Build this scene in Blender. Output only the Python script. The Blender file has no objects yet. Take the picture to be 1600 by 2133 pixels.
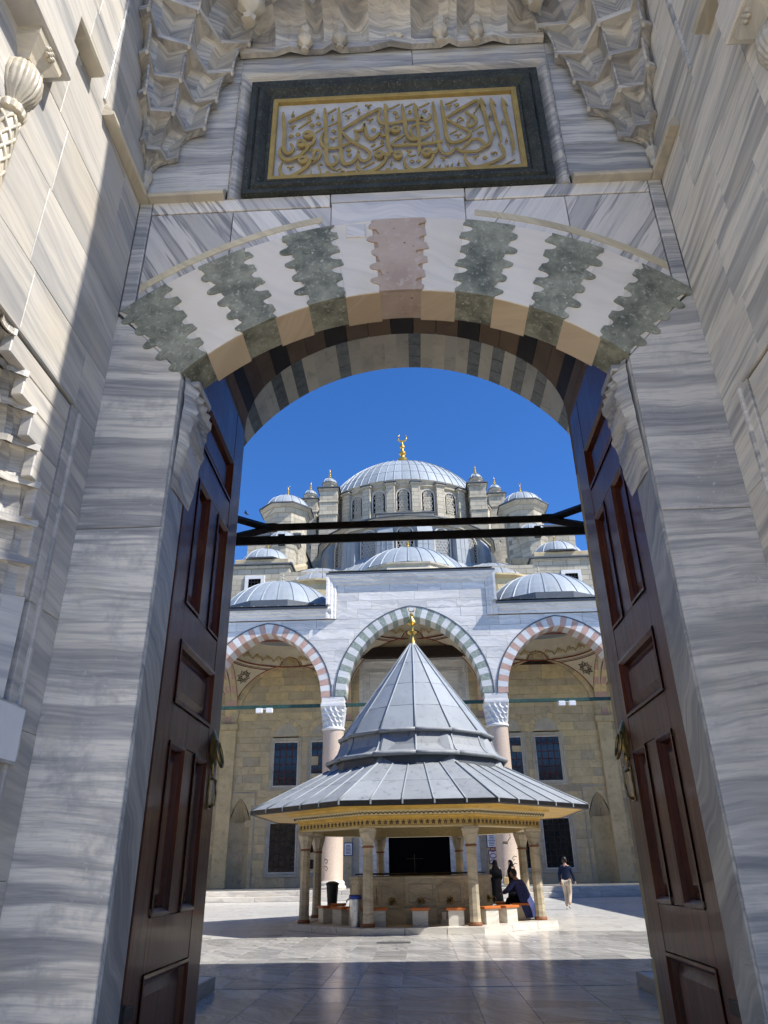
import bpy, bmesh, math, random
from mathutils import Vector, Matrix
random.seed(7)
S = bpy.context.scene
COL = S.collection
PI = math.pi
# ------------------------------------------------------------------ camera, sky, sun, exposure
F_PX = 1494.63
RM = ((0.9988815, -0.0334119, -0.0334582), (0.0448587, 0.4458952, 0.8939604), (-0.0149500, -0.8944614, 0.4468952))
CAM = Vector((0, 0, 1.4))
cd = bpy.data.cameras.new('camera'); co = bpy.data.objects.new('camera', cd); COL.objects.link(co)
cd.sensor_fit = 'VERTICAL'; cd.sensor_height = 24.0; cd.lens = F_PX / 2133.0 * 24.0
cd.clip_start = 0.05; cd.clip_end = 3000
co.matrix_world = Matrix(((RM[0][0], -RM[0][1], -RM[0][2], CAM.x), (RM[1][0], -RM[1][1], -RM[1][2], CAM.y), (RM[2][0], -RM[2][1], -RM[2][2], CAM.z), (0, 0, 0, 1)))
S.camera = co
SUN_DIR = Vector((0.8, -0.30, 1.0)).normalized()          # from the ground towards the sun
wd = bpy.data.worlds.new('World'); S.world = wd; wd.use_nodes = True
wn = wd.node_tree.nodes; wl = wd.node_tree.links; wn.clear()
wo = wn.new('ShaderNodeOutputWorld'); wb = wn.new('ShaderNodeBackground'); ws = wn.new('ShaderNodeTexSky')
ws.sky_type = 'NISHITA'; ws.sun_disc = False
ws.sun_elevation = math.asin(SUN_DIR.z); ws.sun_rotation = math.atan2(SUN_DIR.x, SUN_DIR.y)
ws.altitude = 2000; ws.air_density = 1.0; ws.dust_density = 0.0; ws.ozone_density = 6.0
wb.inputs['Strength'].default_value = 0.14
wh = wn.new('ShaderNodeHueSaturation'); wh.inputs['Saturation'].default_value = 1.19; wh.inputs['Hue'].default_value = 0.507      # the same deep clear blue over the whole sky
wl.new(ws.outputs[0], wh.inputs['Color']); wl.new(wh.outputs[0], wb.inputs['Color']); wl.new(wb.outputs[0], wo.inputs['Surface'])
sd = bpy.data.lights.new('sun', 'SUN'); sd.energy = 4.5; sd.angle = math.radians(0.5); sd.color = (1.0, 0.95, 0.87)
so = bpy.data.objects.new('sun', sd); COL.objects.link(so)
so.rotation_euler = (-SUN_DIR).to_track_quat('-Z', 'Y').to_euler(); so.location = (30, -20, 60)
S.view_settings.view_transform = 'Standard'; S.view_settings.look = 'None'; S.view_settings.gamma = 1.0
S.view_settings.exposure = 0.70
S.view_settings.use_curve_mapping = False
S.cycles.max_bounces = 4; S.cycles.diffuse_bounces = 3; S.cycles.glossy_bounces = 2; S.cycles.caustics_reflective = False; S.cycles.caustics_refractive = False; S.cycles.adaptive_threshold = 0.03
S.cycles.use_denoising = True

def at(px, py, Y):
    """world point seen at photo pixel (px, py) on the vertical plane y = Y"""
    d = (px - 800.0, py - 1066.5, F_PX)
    w = [RM[i][0] * d[0] + RM[i][1] * d[1] + RM[i][2] * d[2] for i in range(3)]
    t = Y / w[1]
    return Vector((w[0] * t, Y, CAM.z + w[2] * t))

# ------------------------------------------------------------------ helpers
LOC = {}
def wloc(o):
    return LOC.get(o.name, Vector((0, 0, 0))) if o else Vector((0, 0, 0))
def tag(o, label=None, cat=None, group=None, kind=None):
    for k, v in (('label', label), ('category', cat), ('group', group), ('kind', kind)):
        if v: o[k] = v
    return o
def thing(name, loc, label, cat, group=None, kind=None, rz=0):
    o = bpy.data.objects.new(name, None); COL.objects.link(o); o.location = loc; o.rotation_euler.z = rz
    o.empty_display_size = 0.2
    LOC[o.name] = Vector(loc)
    return tag(o, label, cat, group, kind)
def copy_tree(o, parent=None):
    c = o.copy(); COL.objects.link(c); c.parent = parent
    for ch in o.children: copy_tree(ch, c)
    return c

class MB:
    def __init__(s): s.v = []; s.f = []
    def add(s, vs, fs):
        n = len(s.v); s.v += [tuple(p) for p in vs]; s.f += [tuple(i + n for i in q) for q in fs]
    def box(s, x0, x1, y0, y1, z0, z1, c=0.0):
        if x0 > x1: x0, x1 = x1, x0
        if y0 > y1: y0, y1 = y1, y0
        if z0 > z1: z0, z1 = z1, z0
        if c <= 0:
            vs = [(x, y, z) for x in (x0, x1) for y in (y0, y1) for z in (z0, z1)]
            s.add(vs, [(0, 1, 3, 2), (4, 6, 7, 5), (0, 4, 5, 1), (2, 3, 7, 6), (0, 2, 6, 4), (1, 5, 7, 3)]); return s
        c = min(c, (x1 - x0) / 3, (y1 - y0) / 3, (z1 - z0) / 3)
        X, Y, Z = (x0, x1), (y0, y1), (z0, z1)
        vs = []; idx = {}
        for i in (0, 1):
            for j in (0, 1):
                for k in (0, 1):
                    a, b, d = (1 - 2 * i) * c, (1 - 2 * j) * c, (1 - 2 * k) * c
                    for ax, p in enumerate(((X[i], Y[j] + b, Z[k] + d), (X[i] + a, Y[j], Z[k] + d), (X[i] + a, Y[j] + b, Z[k]))):
                        idx[(i, j, k, ax)] = len(vs); vs.append(p)
        fs = []
        for i in (0, 1): fs.append([idx[(i, a, b, 0)] for a, b in ((0, 0), (1, 0), (1, 1), (0, 1))])
        for j in (0, 1): fs.append([idx[(a, j, b, 1)] for a, b in ((0, 0), (1, 0), (1, 1), (0, 1))])
        for k in (0, 1): fs.append([idx[(a, b, k, 2)] for a, b in ((0, 0), (1, 0), (1, 1), (0, 1))])
        for i in (0, 1):
            for j in (0, 1): fs.append([idx[(i, j, 0, 0)], idx[(i, j, 1, 0)], idx[(i, j, 1, 1)], idx[(i, j, 0, 1)]])
        for i in (0, 1):
            for k in (0, 1): fs.append([idx[(i, 0, k, 0)], idx[(i, 1, k, 0)], idx[(i, 1, k, 2)], idx[(i, 0, k, 2)]])
        for j in (0, 1):
            for k in (0, 1): fs.append([idx[(0, j, k, 1)], idx[(1, j, k, 1)], idx[(1, j, k, 2)], idx[(0, j, k, 2)]])
        for i in (0, 1):
            for j in (0, 1):
                for k in (0, 1): fs.append([idx[(i, j, k, 0)], idx[(i, j, k, 1)], idx[(i, j, k, 2)]])
        s.add(vs, fs); return s
    def prism(s, poly, fn, d0, d1, c=0.0):
        """poly of (u,w); fn(u,w,d) -> xyz; front at d0 with chamfer c, back at d1"""
        n = len(poly)
        ar = sum(poly[i][0] * poly[(i + 1) % n][1] - poly[(i + 1) % n][0] * poly[i][1] for i in range(n))
        if ar < 0: poly = poly[::-1]
        rings = []
        if c > 0:
            ins = []
            for i in range(n):
                a = Vector(poly[i - 1]); b = Vector(poly[i]); d = Vector(poly[(i + 1) % n])
                e1 = (b - a); e2 = (d - b)
                if e1.length < 1e-7 or e2.length < 1e-7: ins.append(tuple(b)); continue
                e1.normalize(); e2.normalize()
                m = Vector((-e1.y - e2.y, e1.x + e2.x))
                k = m.length
                m = m / k if k > 1e-6 else Vector((-e1.y, e1.x))
                ins.append(tuple(b + m * c / max(0.5, k / 2)))
            sg = 1 if d1 > d0 else -1
            rings = [[fn(u, w, d0) for u, w in ins], [fn(u, w, d0 + sg * c) for u, w in poly], [fn(u, w, d1) for u, w in poly]]
        else:
            rings = [[fn(u, w, d0) for u, w in poly], [fn(u, w, d1) for u, w in poly]]
        vs = [p for r in rings for p in r]; fs = [tuple(range(n)), tuple(range((len(rings) - 1) * n, len(rings) * n))[::-1]]
        for k in range(len(rings) - 1):
            for i in range(n):
                j = (i + 1) % n
                fs.append((k * n + i, k * n + j, (k + 1) * n + j, (k + 1) * n + i))
        s.add(vs, fs); return s
    def loft(s, rings, closed=False, cap=False):
        n = len(rings[0]); vs = [p for r in rings for p in r]; fs = []
        for k in range(len(rings) - 1):
            for i in range(n if closed else n - 1):
                j = (i + 1) % n
                fs.append((k * n + i, k * n + j, (k + 1) * n + j, (k + 1) * n + i))
        if cap:
            fs.append(tuple(range(n))[::-1]); fs.append(tuple(range((len(rings) - 1) * n, len(rings) * n)))
        s.add(vs, fs); return s
    def lathe(s, prof, c=(0, 0, 0), n=24, a0=0.0, a1=2 * PI, rf=None):
        full = abs(a1 - a0 - 2 * PI) < 1e-6
        m = n if full else n + 1
        rings = []
        for r, z in prof:
            rings.append([(c[0] + r * (rf(a, z) if rf else 1) * math.cos(a), c[1] + r * (rf(a, z) if rf else 1) * math.sin(a), c[2] + z) for a in [a0 + (a1 - a0) * i / n for i in range(m)]])
        s.loft(rings, closed=full, cap=full and prof[0][0] > 1e-4 and prof[-1][0] > 1e-4); return s
    def tube(s, pts, r, n=8, cap=True):
        pts = [Vector(p) for p in pts]; rings = []
        for i, p in enumerate(pts):
            t = (pts[min(i + 1, len(pts) - 1)] - pts[max(i - 1, 0)]).normalized()
            a = t.cross(Vector((0, 0, 1)))
            if a.length < 1e-3: a = t.cross(Vector((0, 1, 0)))
            a.normalize(); b = a.cross(t)
            rr = r[i] if isinstance(r, (list, tuple)) else r
            rings.append([tuple(p + a * rr * math.cos(2 * PI * k / n) + b * rr * math.sin(2 * PI * k / n)) for k in range(n)])
        s.loft(rings, closed=True, cap=cap); return s
    def moulding(s, path, nrm, prof, closed=False):
        """sweep prof [(out, side)] along path lying in a plane with normal nrm (towards viewer), mitred"""
        P = [Vector(p) for p in path]; N = Vector(nrm).normalized(); m = len(P); rings = []
        for i in range(m):
            if closed: t0 = (P[i] - P[i - 1]).normalized(); t1 = (P[(i + 1) % m] - P[i]).normalized()
            else:
                t0 = (P[i] - P[i - 1]).normalized() if i > 0 else (P[1] - P[0]).normalized()
                t1 = (P[i + 1] - P[i]).normalized() if i < m - 1 else t0
            s0, s1 = N.cross(t0), N.cross(t1); b = s0 + s1
            b = b / max(b.length_squared / 2, 1e-4)
            rings.append([tuple(P[i] + N * o + b * l) for o, l in prof])
        if closed: rings.append(rings[0])
        n = len(prof)
        s.loft(rings, closed=True, cap=not closed); return s
    def build(s, name, mat, parent=None, smooth=False, label=None, local=False, fix=True, kind=None):
        me = bpy.data.meshes.new(name)
        off = Vector((0, 0, 0)) if local else wloc(parent)
        me.from_pydata([(p[0] - off.x, p[1] - off.y, p[2] - off.z) for p in s.v], [], s.f)
        if fix:
            bm = bmesh.new(); bm.from_mesh(me)
            bmesh.ops.remove_doubles(bm, verts=bm.verts, dist=1e-5)
            bmesh.ops.recalc_face_normals(bm, faces=bm.faces); bm.to_mesh(me); bm.free()
        me.materials.append(M[mat] if isinstance(mat, str) else mat)
        if smooth:
            for p in me.polygons: p.use_smooth = True
            if smooth == 'auto':
                me.set_sharp_from_angle(angle=math.radians(38))
        o = bpy.data.objects.new(name, me); COL.objects.link(o)
        if parent: o.parent = parent
        LOC[o.name] = off.copy()
        if label: o['label'] = label
        if kind: o['kind'] = kind
        return o
XZ = lambda Y: (lambda u, w, d: (u, d, w))
def fxz(u, w, d): return (u, d, w)
def fyz(u, w, d): return (d, u, w)
def catmull(pts, n=6):
    out = []; P = [pts[0]] + list(pts) + [pts[-1]]
    for i in range(1, len(P) - 2):
        p0, p1, p2, p3 = [Vector(q) for q in P[i - 1:i + 3]]
        for k in range(n):
            t = k / n
            out.append(0.5 * ((2 * p1) + (p2 - p0) * t + (2 * p0 - 5 * p1 + 4 * p2 - p3) * t * t + (3 * p1 - p0 - 3 * p2 + p3) * t ** 3))
    out.append(Vector(pts[-1])); return out
class Arch:
    """arch curve about x = cx springing at zs: half span s, rise h; pointed when h > s"""
    def __init__(a, cx, zs, s, h):
        a.cx, a.zs, a.s, a.h = cx, zs, s, h
        a.pt = h > s * 1.001
        if a.pt: a.e = (h * h - s * s) / (2 * s); a.R = s + a.e; a.th = math.acos(a.e / a.R)     # angle from springing to crown
        else: a.R = (s * s + h * h) / (2 * h); a.zc = zs + h - a.R; a.th = math.asin(min(1, s / a.R))
    def p(a, t, off=0.0):
        """t in 0..1 from left springing to right springing"""
        if a.pt:
            if t <= 0.5: g = PI - a.th * 2 * t; c = a.cx + a.e
            else: g = a.th * 2 * (1 - t); c = a.cx - a.e
            return (c + (a.R + off) * math.cos(g), a.zs + (a.R + off) * math.sin(g))
        g = PI / 2 + a.th * (1 - 2 * t)
        return (a.cx + (a.R + off) * math.cos(g), a.zc + (a.R + off) * math.sin(g))
    def z(a, x, off=0.0):
        x = abs(x - a.cx); R = a.R + off
        if a.pt:
            q = R * R - (x + a.e) ** 2
            return a.zs + math.sqrt(q) if q > 0 else -1e9
        q = R * R - x * x
        return a.zc + math.sqrt(q) if q > 0 else -1e9
def voussoir(arch, t0, t1, th, y0, y1, k=3, c=0.008):
    ts = [t0 + (t1 - t0) * i / k for i in range(k + 1)]
    poly = [arch.p(t) for t in ts] + [arch.p(t, th) for t in reversed(ts)]
    return MB().prism(poly, fxz, y0, y1, c)
def mono(x0, x1, z0, z1, low, n=14):
    """rectangle cut from below by the curve low(x)"""
    xs = [x0 + (x1 - x0) * i / n for i in range(n + 1)]
    run = []; out = []
    for x in xs:
        lz = max(z0, low(x))
        if lz < z1 - 0.01: run.append((x, lz))
        else:
            if len(run) > 1: out.append(run)
            run = []
    if len(run) > 1: out.append(run)
    return [r + [(r[-1][0], z1), (r[0][0], z1)] for r in out]
def simplify(poly):
    q = []
    n = len(poly)
    for i in range(n):
        a, b, c = poly[i - 1], poly[i], poly[(i + 1) % n]
        if abs((b[0] - a[0]) * (c[1] - b[1]) - (b[1] - a[1]) * (c[0] - b[0])) > 1e-6: q.append(b)
    return q
# ------------------------------------------------------------------ materials
M = {}
class NT:
    def __init__(s, name):
        m = bpy.data.materials.new(name); m.use_nodes = True; M[name] = m
        s.n = m.node_tree.nodes; s.l = m.node_tree.links; s.n.clear()
        s.o = s.n.new('ShaderNodeOutputMaterial'); s.b = s.n.new('ShaderNodeBsdfPrincipled'); s.l.new(s.b.outputs[0], s.o.inputs[0])
    def lk(s, a, b): s.l.new(a, b)
    def put(s, sock, v):
        if hasattr(v, 'is_linked') or hasattr(v, 'links'): s.l.new(v, sock)
        else: sock.default_value = v
    def math(s, op, a, b=0.0, c=None):
        n = s.n.new('ShaderNodeMath'); n.operation = op; s.put(n.inputs[0], a); s.put(n.inputs[1], b)
        if c is not None: s.put(n.inputs[2], c)
        return n.outputs[0]
    def vm(s, op, a, b=None, out=0):
        n = s.n.new('ShaderNodeVectorMath'); n.operation = op; s.put(n.inputs[0], a)
        if b is not None: s.put(n.inputs[1], b)
        return n.outputs['Value'] if op in ('DOT_PRODUCT', 'LENGTH') else n.outputs[0]
    def coords(s, jitter=37.0):
        tc = s.n.new('ShaderNodeTexCoord'); oi = s.n.new('ShaderNodeObjectInfo'); s.rnd = oi.outputs['Random']
        k = s.math('MULTIPLY', oi.outputs['Random'], jitter)
        cm = s.n.new('ShaderNodeCombineXYZ'); s.put(cm.inputs[0], k); s.put(cm.inputs[1], s.math('MULTIPLY', k, 1.7)); s.put(cm.inputs[2], s.math('MULTIPLY', k, 0.6))
        return s.vm('ADD', tc.outputs['Object'], cm.outputs[0])
    def noise(s, vec, scale, detail=4.0, rough=0.55, dist=0.0, out='Fac'):
        n = s.n.new('ShaderNodeTexNoise'); s.put(n.inputs['Vector'], vec); n.inputs['Scale'].default_value = scale
        n.inputs['Detail'].default_value = detail; n.inputs['Roughness'].default_value = rough; n.inputs['Distortion'].default_value = dist
        return n.outputs[out]
    def voro(s, vec, scale, feature='F1', out='Distance'):
        n = s.n.new('ShaderNodeTexVoronoi'); n.feature = feature; s.put(n.inputs['Vector'], vec); n.inputs['Scale'].default_value = scale
        return n.outputs[out]
    def ramp(s, fac, stops, interp='LINEAR'):
        n = s.n.new('ShaderNodeValToRGB'); e = n.color_ramp.elements; n.color_ramp.interpolation = interp
        while len(e) < len(stops): e.new(0.5)
        for i, (p, c) in enumerate(stops):
            e[i].position = p; e[i].color = (c, c, c, 1) if isinstance(c, (int, float)) else tuple(c) + (1,)
        s.put(n.inputs[0], fac); return n.outputs[0]
    def mix(s, fac, a, b, mode='MIX'):
        n = s.n.new('ShaderNodeMix'); n.data_type = 'RGBA'; n.blend_type = mode
        s.put(n.inputs[0], fac)
        for sock, v in ((n.inputs[6], a), (n.inputs[7], b)):
            if isinstance(v, (tuple, list)): sock.default_value = tuple(v[:3]) + (1,)
            else: s.l.new(v, sock)
        return n.outputs[2]
    def bump(s, h, strength=0.2, dist=0.01):
        n = s.n.new('ShaderNodeBump'); n.inputs['Strength'].default_value = strength; n.inputs['Distance'].default_value = dist
        s.put(n.inputs['Height'], h); s.l.new(n.outputs[0], s.b.inputs['Normal'])
    def fin(s, col, rough=0.5, metal=0.0, coat=0.0, spec=None):
        if isinstance(col, (tuple, list)): s.b.inputs['Base Color'].default_value = tuple(col[:3]) + (1,)
        else: s.l.new(col, s.b.inputs['Base Color'])
        s.put(s.b.inputs['Roughness'], rough); s.b.inputs['Metallic'].default_value = metal
        s.b.inputs['Coat Weight'].default_value = coat; s.b.inputs['Coat Roughness'].default_value = 0.07
        if spec is not None: s.b.inputs['Specular IOR Level'].default_value = spec
        return s
def marble(name, nrm=(0, 0, 1), freq=2.2, light=(.66, .65, .62), dark=(.23, .25, .29), amount=.5, warm=.25, rough=.38, warp=.55, jitter=37.0, stain=0.0, patina=True, sharp=.5, fine=1.0):
    """banded grey and white marble: veins are layers across nrm, bent by noise"""
    if patina: light = (light[0] * 1.02, light[1] * .99, light[2] * .935); dark = (dark[0] * 1.0, dark[1] * .99, dark[2] * .96)
    t = NT(name); v = t.coords(jitter); N = Vector(nrm).normalized()
    u = t.vm('DOT_PRODUCT', v, tuple(N)); A = N.orthogonal().normalized(); B = N.cross(A)
    w = t.math('MULTIPLY', t.math('SUBTRACT', t.noise(v, 0.9, 2, .5), .5), warp)
    w2 = t.math('MULTIPLY', t.math('SUBTRACT', t.noise(v, 4.0, 1, .55), .5), warp * .14)
    u2 = t.math('MULTIPLY', t.math('ADD', t.math('ADD', u, w), w2), freq)
    cm = t.n.new('ShaderNodeCombineXYZ'); t.put(cm.inputs[0], u2)
    for q, ax in ((1, A), (2, B)): t.put(cm.inputs[q], t.math('MULTIPLY', t.vm('DOT_PRODUCT', v, tuple(ax)), .10 * freq / 2))
    b1 = t.noise(cm.outputs[0], 1.0, 4, .62); b2 = t.noise(cm.outputs[0], 4.2, 5, .78); b4 = t.noise(cm.outputs[0], 11.0, 3, .7); b3 = t.noise(cm.outputs[0], 2.3, 1, .5)
    lo, hi = .56 - .16 * amount, .62
    md = (lo + hi) / 2 - .01; hw = .10 * (1 - sharp) + .012
    f1 = t.ramp(b1, [(md - hw * .7, 0.0), (md + hw * .6, 1.0), (min(.99, md + hw * 2.6), .45)])
    f2 = t.ramp(b2, [(.46, 0.0), (.64, 1.0)])
    f3 = t.ramp(b3, [(.585, 0.0), (.61, 1.0), (.66, .1)])
    col = t.mix(t.math('MULTIPLY', f1, .42 + .5 * sharp), light, tuple(light[i] * .15 + dark[i] * .85 for i in range(3)))
    col = t.mix(t.math('MULTIPLY', f2, (.38 + .42 * amount) * fine), col, dark)
    col = t.mix(t.math('MULTIPLY', f3, .3 * amount + .12), col, tuple(d * .8 for d in dark))
    col = t.mix(t.math('MULTIPLY', t.ramp(b4, [(.56, 0.0), (.64, 1.0)]), .28 * fine), col, tuple(d * .75 for d in dark))
    col = t.mix(t.math('MULTIPLY', t.ramp(b4, [(.34, 1.0), (.42, 0.0)]), .30 * fine), col, tuple(min(.85, q * 1.15) for q in light))
    yw = t.ramp(t.noise(v, 1.3, 2, .6), [(.5, 0.0), (.72, 1.0)])
    col = t.mix(t.math('MULTIPLY', yw, warm), col, (.60, .50, .34))
    if stain:
        st = t.ramp(t.noise(v, 3.2, 4, .72), [(.5, 0.0), (.66, 1.0)])
        col = t.mix(t.math('MULTIPLY', st, stain), col, (.34, .33, .31))
        fl = t.ramp(t.noise(v, 26, 2, .7), [(.62, 0.0), (.68, 1.0)])
        col = t.mix(t.math('MULTIPLY', t.math('MULTIPLY', fl, st), .55), col, (.72, .70, .66))
    hv = t.math('MULTIPLY_ADD', t.rnd, .16, .92)
    hs = t.n.new('ShaderNodeHueSaturation'); t.put(hs.inputs['Value'], hv); t.lk(col, hs.inputs['Color'])
    t.bump(t.noise(v, 55, 2, .6), .12 + .3 * stain, .004)
    t.fin(hs.outputs[0], t.math('MULTIPLY_ADD', b1, .25, rough - .1))
def stone(name, base, var=.25, alt=None, rough=.85, bump=.5, scale=1.0, spot=0.3):
    """weathered limestone; every block takes its own tone"""
    t = NT(name); v = t.coords(31.0)
    n1 = t.noise(v, .9 * scale, 5, .65); n2 = t.noise(v, 14 * scale, 5, .7); n3 = t.noise(v, 3.3 * scale, 6, .7)
    alt = alt or tuple(c * .62 for c in base)
    col = t.mix(t.ramp(n1, [(.42, 0.0), (.68, 1.0)]), base, alt)
    col = t.mix(t.math('MULTIPLY', t.ramp(n3, [(.54, 0.0), (.7, 1.0)]), spot), col, tuple(c * .38 for c in base))
    col = t.mix(t.math('MULTIPLY', t.ramp(n2, [(.58, 0.0), (.72, 1.0)]), spot * .6), col, tuple(min(1, c * 1.35) for c in base))
    hs = t.n.new('ShaderNodeHueSaturation'); t.put(hs.inputs['Value'], t.math('MULTIPLY_ADD', t.rnd, var * 2, 1 - var)); t.put(hs.inputs['Saturation'], t.math('MULTIPLY_ADD', t.rnd, .3, .85)); t.lk(col, hs.inputs['Color'])
    t.bump(t.math('ADD', t.math('MULTIPLY', n2, .4), n3), bump, .02)
    t.fin(hs.outputs[0], rough, spec=.25)
def breccia(name, base, dk, lt, rough=.4, scale=1.0):
    """speckled decorative stone (green breccia, granite)"""
    t = NT(name); v = t.coords(17.0)
    n1 = t.noise(v, 5 * scale, 6, .7); n2 = t.voro(v, 26 * scale); n3 = t.noise(v, 30 * scale, 4, .7)
    col = t.mix(t.ramp(n1, [(.38, 0.0), (.64, 1.0)]), base, dk)
    col = t.mix(t.math('MULTIPLY', t.ramp(n3, [(.55, 0.0), (.68, 1.0)]), .6), col, lt)
    sp = t.math('MULTIPLY', t.ramp(n2, [(.06, 1.0), (.15, 0.0)]), t.ramp(t.noise(v, 9 * scale, 2), [(.5, 0.0), (.56, 1.0)]))
    col = t.mix(sp, col, tuple(c * .28 for c in dk))
    n4 = t.voro(t.vm('ADD', v, (4.2, 1.1, 7.7)), 15 * scale)
    sp2 = t.math('MULTIPLY', t.ramp(n4, [(.07, 1.0), (.14, 0.0)]), t.ramp(t.noise(v, 4 * scale, 2), [(.52, 0.0), (.57, 1.0)]))
    col = t.mix(sp2, col, lt)
    t.bump(n3, .2, .004)
    t.fin(col, rough)
def lead(name, base=(.30, .335, .365), dk=(.16, .18, .20), rough=.5, streak=.5):
    t = NT(name); v = t.coords(23.0)
    n1 = t.noise(v, 1.2, 5, .65); n2 = t.noise(v, 18, 5, .75)
    st = t.noise(t.vm('MULTIPLY', v, (5.0, 5.0, .7)), 1.0, 5, .7)
    col = t.mix(t.ramp(n1, [(.4, 0.0), (.66, 1.0)]), base, tuple(b * .74 + d * .26 for b, d in zip(base, dk)))
    col = t.mix(t.math('MULTIPLY', t.ramp(st, [(.55, 0.0), (.7, 1.0)]), streak), col, dk)
    col = t.mix(t.math('MULTIPLY', t.ramp(n2, [(.62, 0.0), (.7, 1.0)]), streak), col, (.12, .13, .14))
    hs = t.n.new('ShaderNodeHueSaturation'); t.put(hs.inputs['Value'], t.math('MULTIPLY_ADD', t.rnd, .22, .89)); t.lk(col, hs.inputs['Color'])
    t.bump(n1, .25, .03)
    t.fin(hs.outputs[0], t.math('MULTIPLY_ADD', n2, .3, rough - .1), metal=.0)
def plain(name, col, rough=.6, metal=0.0, var=.12, scale=6.0, bump=.1, coat=0.0, spec=None):
    t = NT(name); v = t.coords(11.0)
    n = t.noise(v, scale, 5, .65)
    c = t.mix(t.ramp(n, [(.35, 0.0), (.7, 1.0)]), tuple(min(1, x * (1 + var)) for x in col), tuple(x * (1 - 2 * var) for x in col))
    t.bump(t.noise(v, scale * 5, 4, .6), bump, .01)
    t.fin(c, rough, metal, coat, spec)
def wood(name, a=(.125, .029, .010), b=(.034, .008, .0035), rough=.34, coat=.18, axis=2):
    t = NT(name); v = t.coords(19.0)
    sc = [14.0, 14.0, 14.0]; sc[axis] = .7
    g = t.noise(t.vm('MULTIPLY', v, tuple(sc)), 1.0, 6, .7, .6); g2 = t.noise(v, 2.2, 4, .6)
    g3 = t.noise(t.vm('MULTIPLY', v, tuple(x * 5 for x in sc)), 1.0, 4, .7)
    col = t.mix(t.ramp(g, [(.35, 0.0), (.65, 1.0)]), a, b)
    col = t.mix(t.math('MULTIPLY', t.ramp(g2, [(.52, 0.0), (.74, 1.0)]), .45), col, (.16, .062, .028))
    t.bump(t.math('ADD', g, t.math('MULTIPLY', g3, .6)), .55, .008)
    t.fin(col, t.math('MULTIPLY_ADD', g2, .3, rough - .13), coat=coat, spec=.4); t.b.inputs['IOR'].default_value = 1.42
H = (0, 0, 1)
marble('marble_wall', (.05, .12, 1), 3.0, light=(.56, .54, .505), dark=(.19, .20, .225), amount=.5, warm=.25, warp=.16, sharp=.45, fine=.6)
marble('marble_wall_r', (.05, .12, 1), 2.8, light=(.78, .74, .66), dark=(.20, .21, .23), amount=.5, warm=.25, warp=.12, sharp=.75, fine=.6)
marble('marble_jamb', (.05, 0, 1), 3.3, light=(.80, .76, .68), dark=(.17, .18, .21), amount=.8, warm=.35, warp=.12, stain=.6, sharp=.7, fine=.7)
marble('marble_jamb_r', (-.06, 0, 1), 3.6, light=(.68, .655, .61), dark=(.18, .19, .22), amount=.9, warm=.2, warp=.2, stain=.4, sharp=.55, fine=.75)
marble('marble_reveal', (.2, .5, .5), 2.6, light=(.46, .46, .44), dark=(.16, .17, .19), amount=.8, warm=.25, warp=.9)
marble('marble_spandrel_a', (.84, 0, .52), 4.0, light=(.76, .735, .70), dark=(.13, .14, .165), amount=.7, warm=.08, warp=.05, sharp=.95, fine=.25)
marble('marble_spandrel_b', (-.84, 0, .52), 4.0, light=(.76, .735, .70), dark=(.13, .14, .165), amount=.7, warm=.08, warp=.05, sharp=.95, fine=.25)
marble('marble_pale', (.3, 0, 1), 1.6, light=(.72, .70, .68), dark=(.40, .41, .44), amount=.3, warm=.1, warp=.8)
marble('marble_bed', (.02, .05, 1), 4.6, light=(.60, .59, .56), dark=(.16, .17, .20), amount=.75, warm=.12, warp=.16, sharp=.55)
marble('marble_cream', (.3, .2, 1), 2.2, light=(.60, .545, .44), dark=(.36, .33, .27), amount=.5, warm=.5, warp=.6)
marble('marble_muqarnas', (.1, .1, 1), 6.5, light=(.60, .575, .52), dark=(.16, .17, .20), amount=.8, warm=.4, warp=.25, sharp=.5)
marble('marble_white', (.5, 0, 1), 1.2, light=(.80, .75, .665), dark=(.56, .52, .47), amount=.15, warm=.45, warp=.5, sharp=.1, fine=.35)
marble('marble_soffit_bounce', (.6, .6, .4), 2.6, light=(.68, .55, .38), dark=(.46, .32, .19), amount=.4, warm=.5, warp=.5, sharp=.2, fine=.4)  # white stone undersides: warm bounced light is put into this tan colour
marble('marble_field', (.5, 0, .5), 3.0, light=(.50, .50, .50), dark=(.38, .39, .41), amount=.3, warm=.05)
marble('marble_yellow', (.5, 0, .5), 3.0, light=(.70, .62, .43), dark=(.44, .38, .26), amount=.3, warm=.5)
marble('marble_floor', (.75, .5, .1), 2.0, light=(.63, .615, .58), dark=(.18, .185, .19), amount=.6, warm=.08, rough=.15, warp=.9, jitter=90, patina=False, sharp=.3)
marble('marble_floor_b', (.2, .9, .1), 2.2, light=(.58, .57, .54), dark=(.15, .155, .16), amount=.8, warm=.06, rough=.15, warp=.8, jitter=90, patina=False, sharp=.3)
marble('marble_facade', (.1, 0, 1), 1.3, light=(.77, .735, .68), dark=(.38, .39, .41), amount=.35, warm=.15, warp=.8, rough=.5, patina=False, sharp=.2)
marble('marble_vouss', (.1, 0, 1), 1.3, light=(.70, .69, .66), dark=(.50, .51, .52), amount=.25, warm=.1, warp=.8, rough=.5, patina=False, sharp=.2)
marble('marble_fountain', (.1, .1, 1), 1.7, light=(.52, .46, .35), dark=(.20, .18, .14), amount=.6, warm=.5, warp=.9, stain=.6)
marble('marble_step', (.1, .1, 1), 1.7, light=(.66, .63, .57), dark=(.36, .35, .33), amount=.45, warm=.2, warp=.9, patina=False)
breccia('green_breccia', (.34, .335, .245), (.11, .115, .082), (.60, .58, .47), scale=.9, rough=.6)
breccia('green_vouss', (.36, .40, .34), (.17, .21, .17), (.56, .58, .52), scale=1.6, rough=.55)
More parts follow.
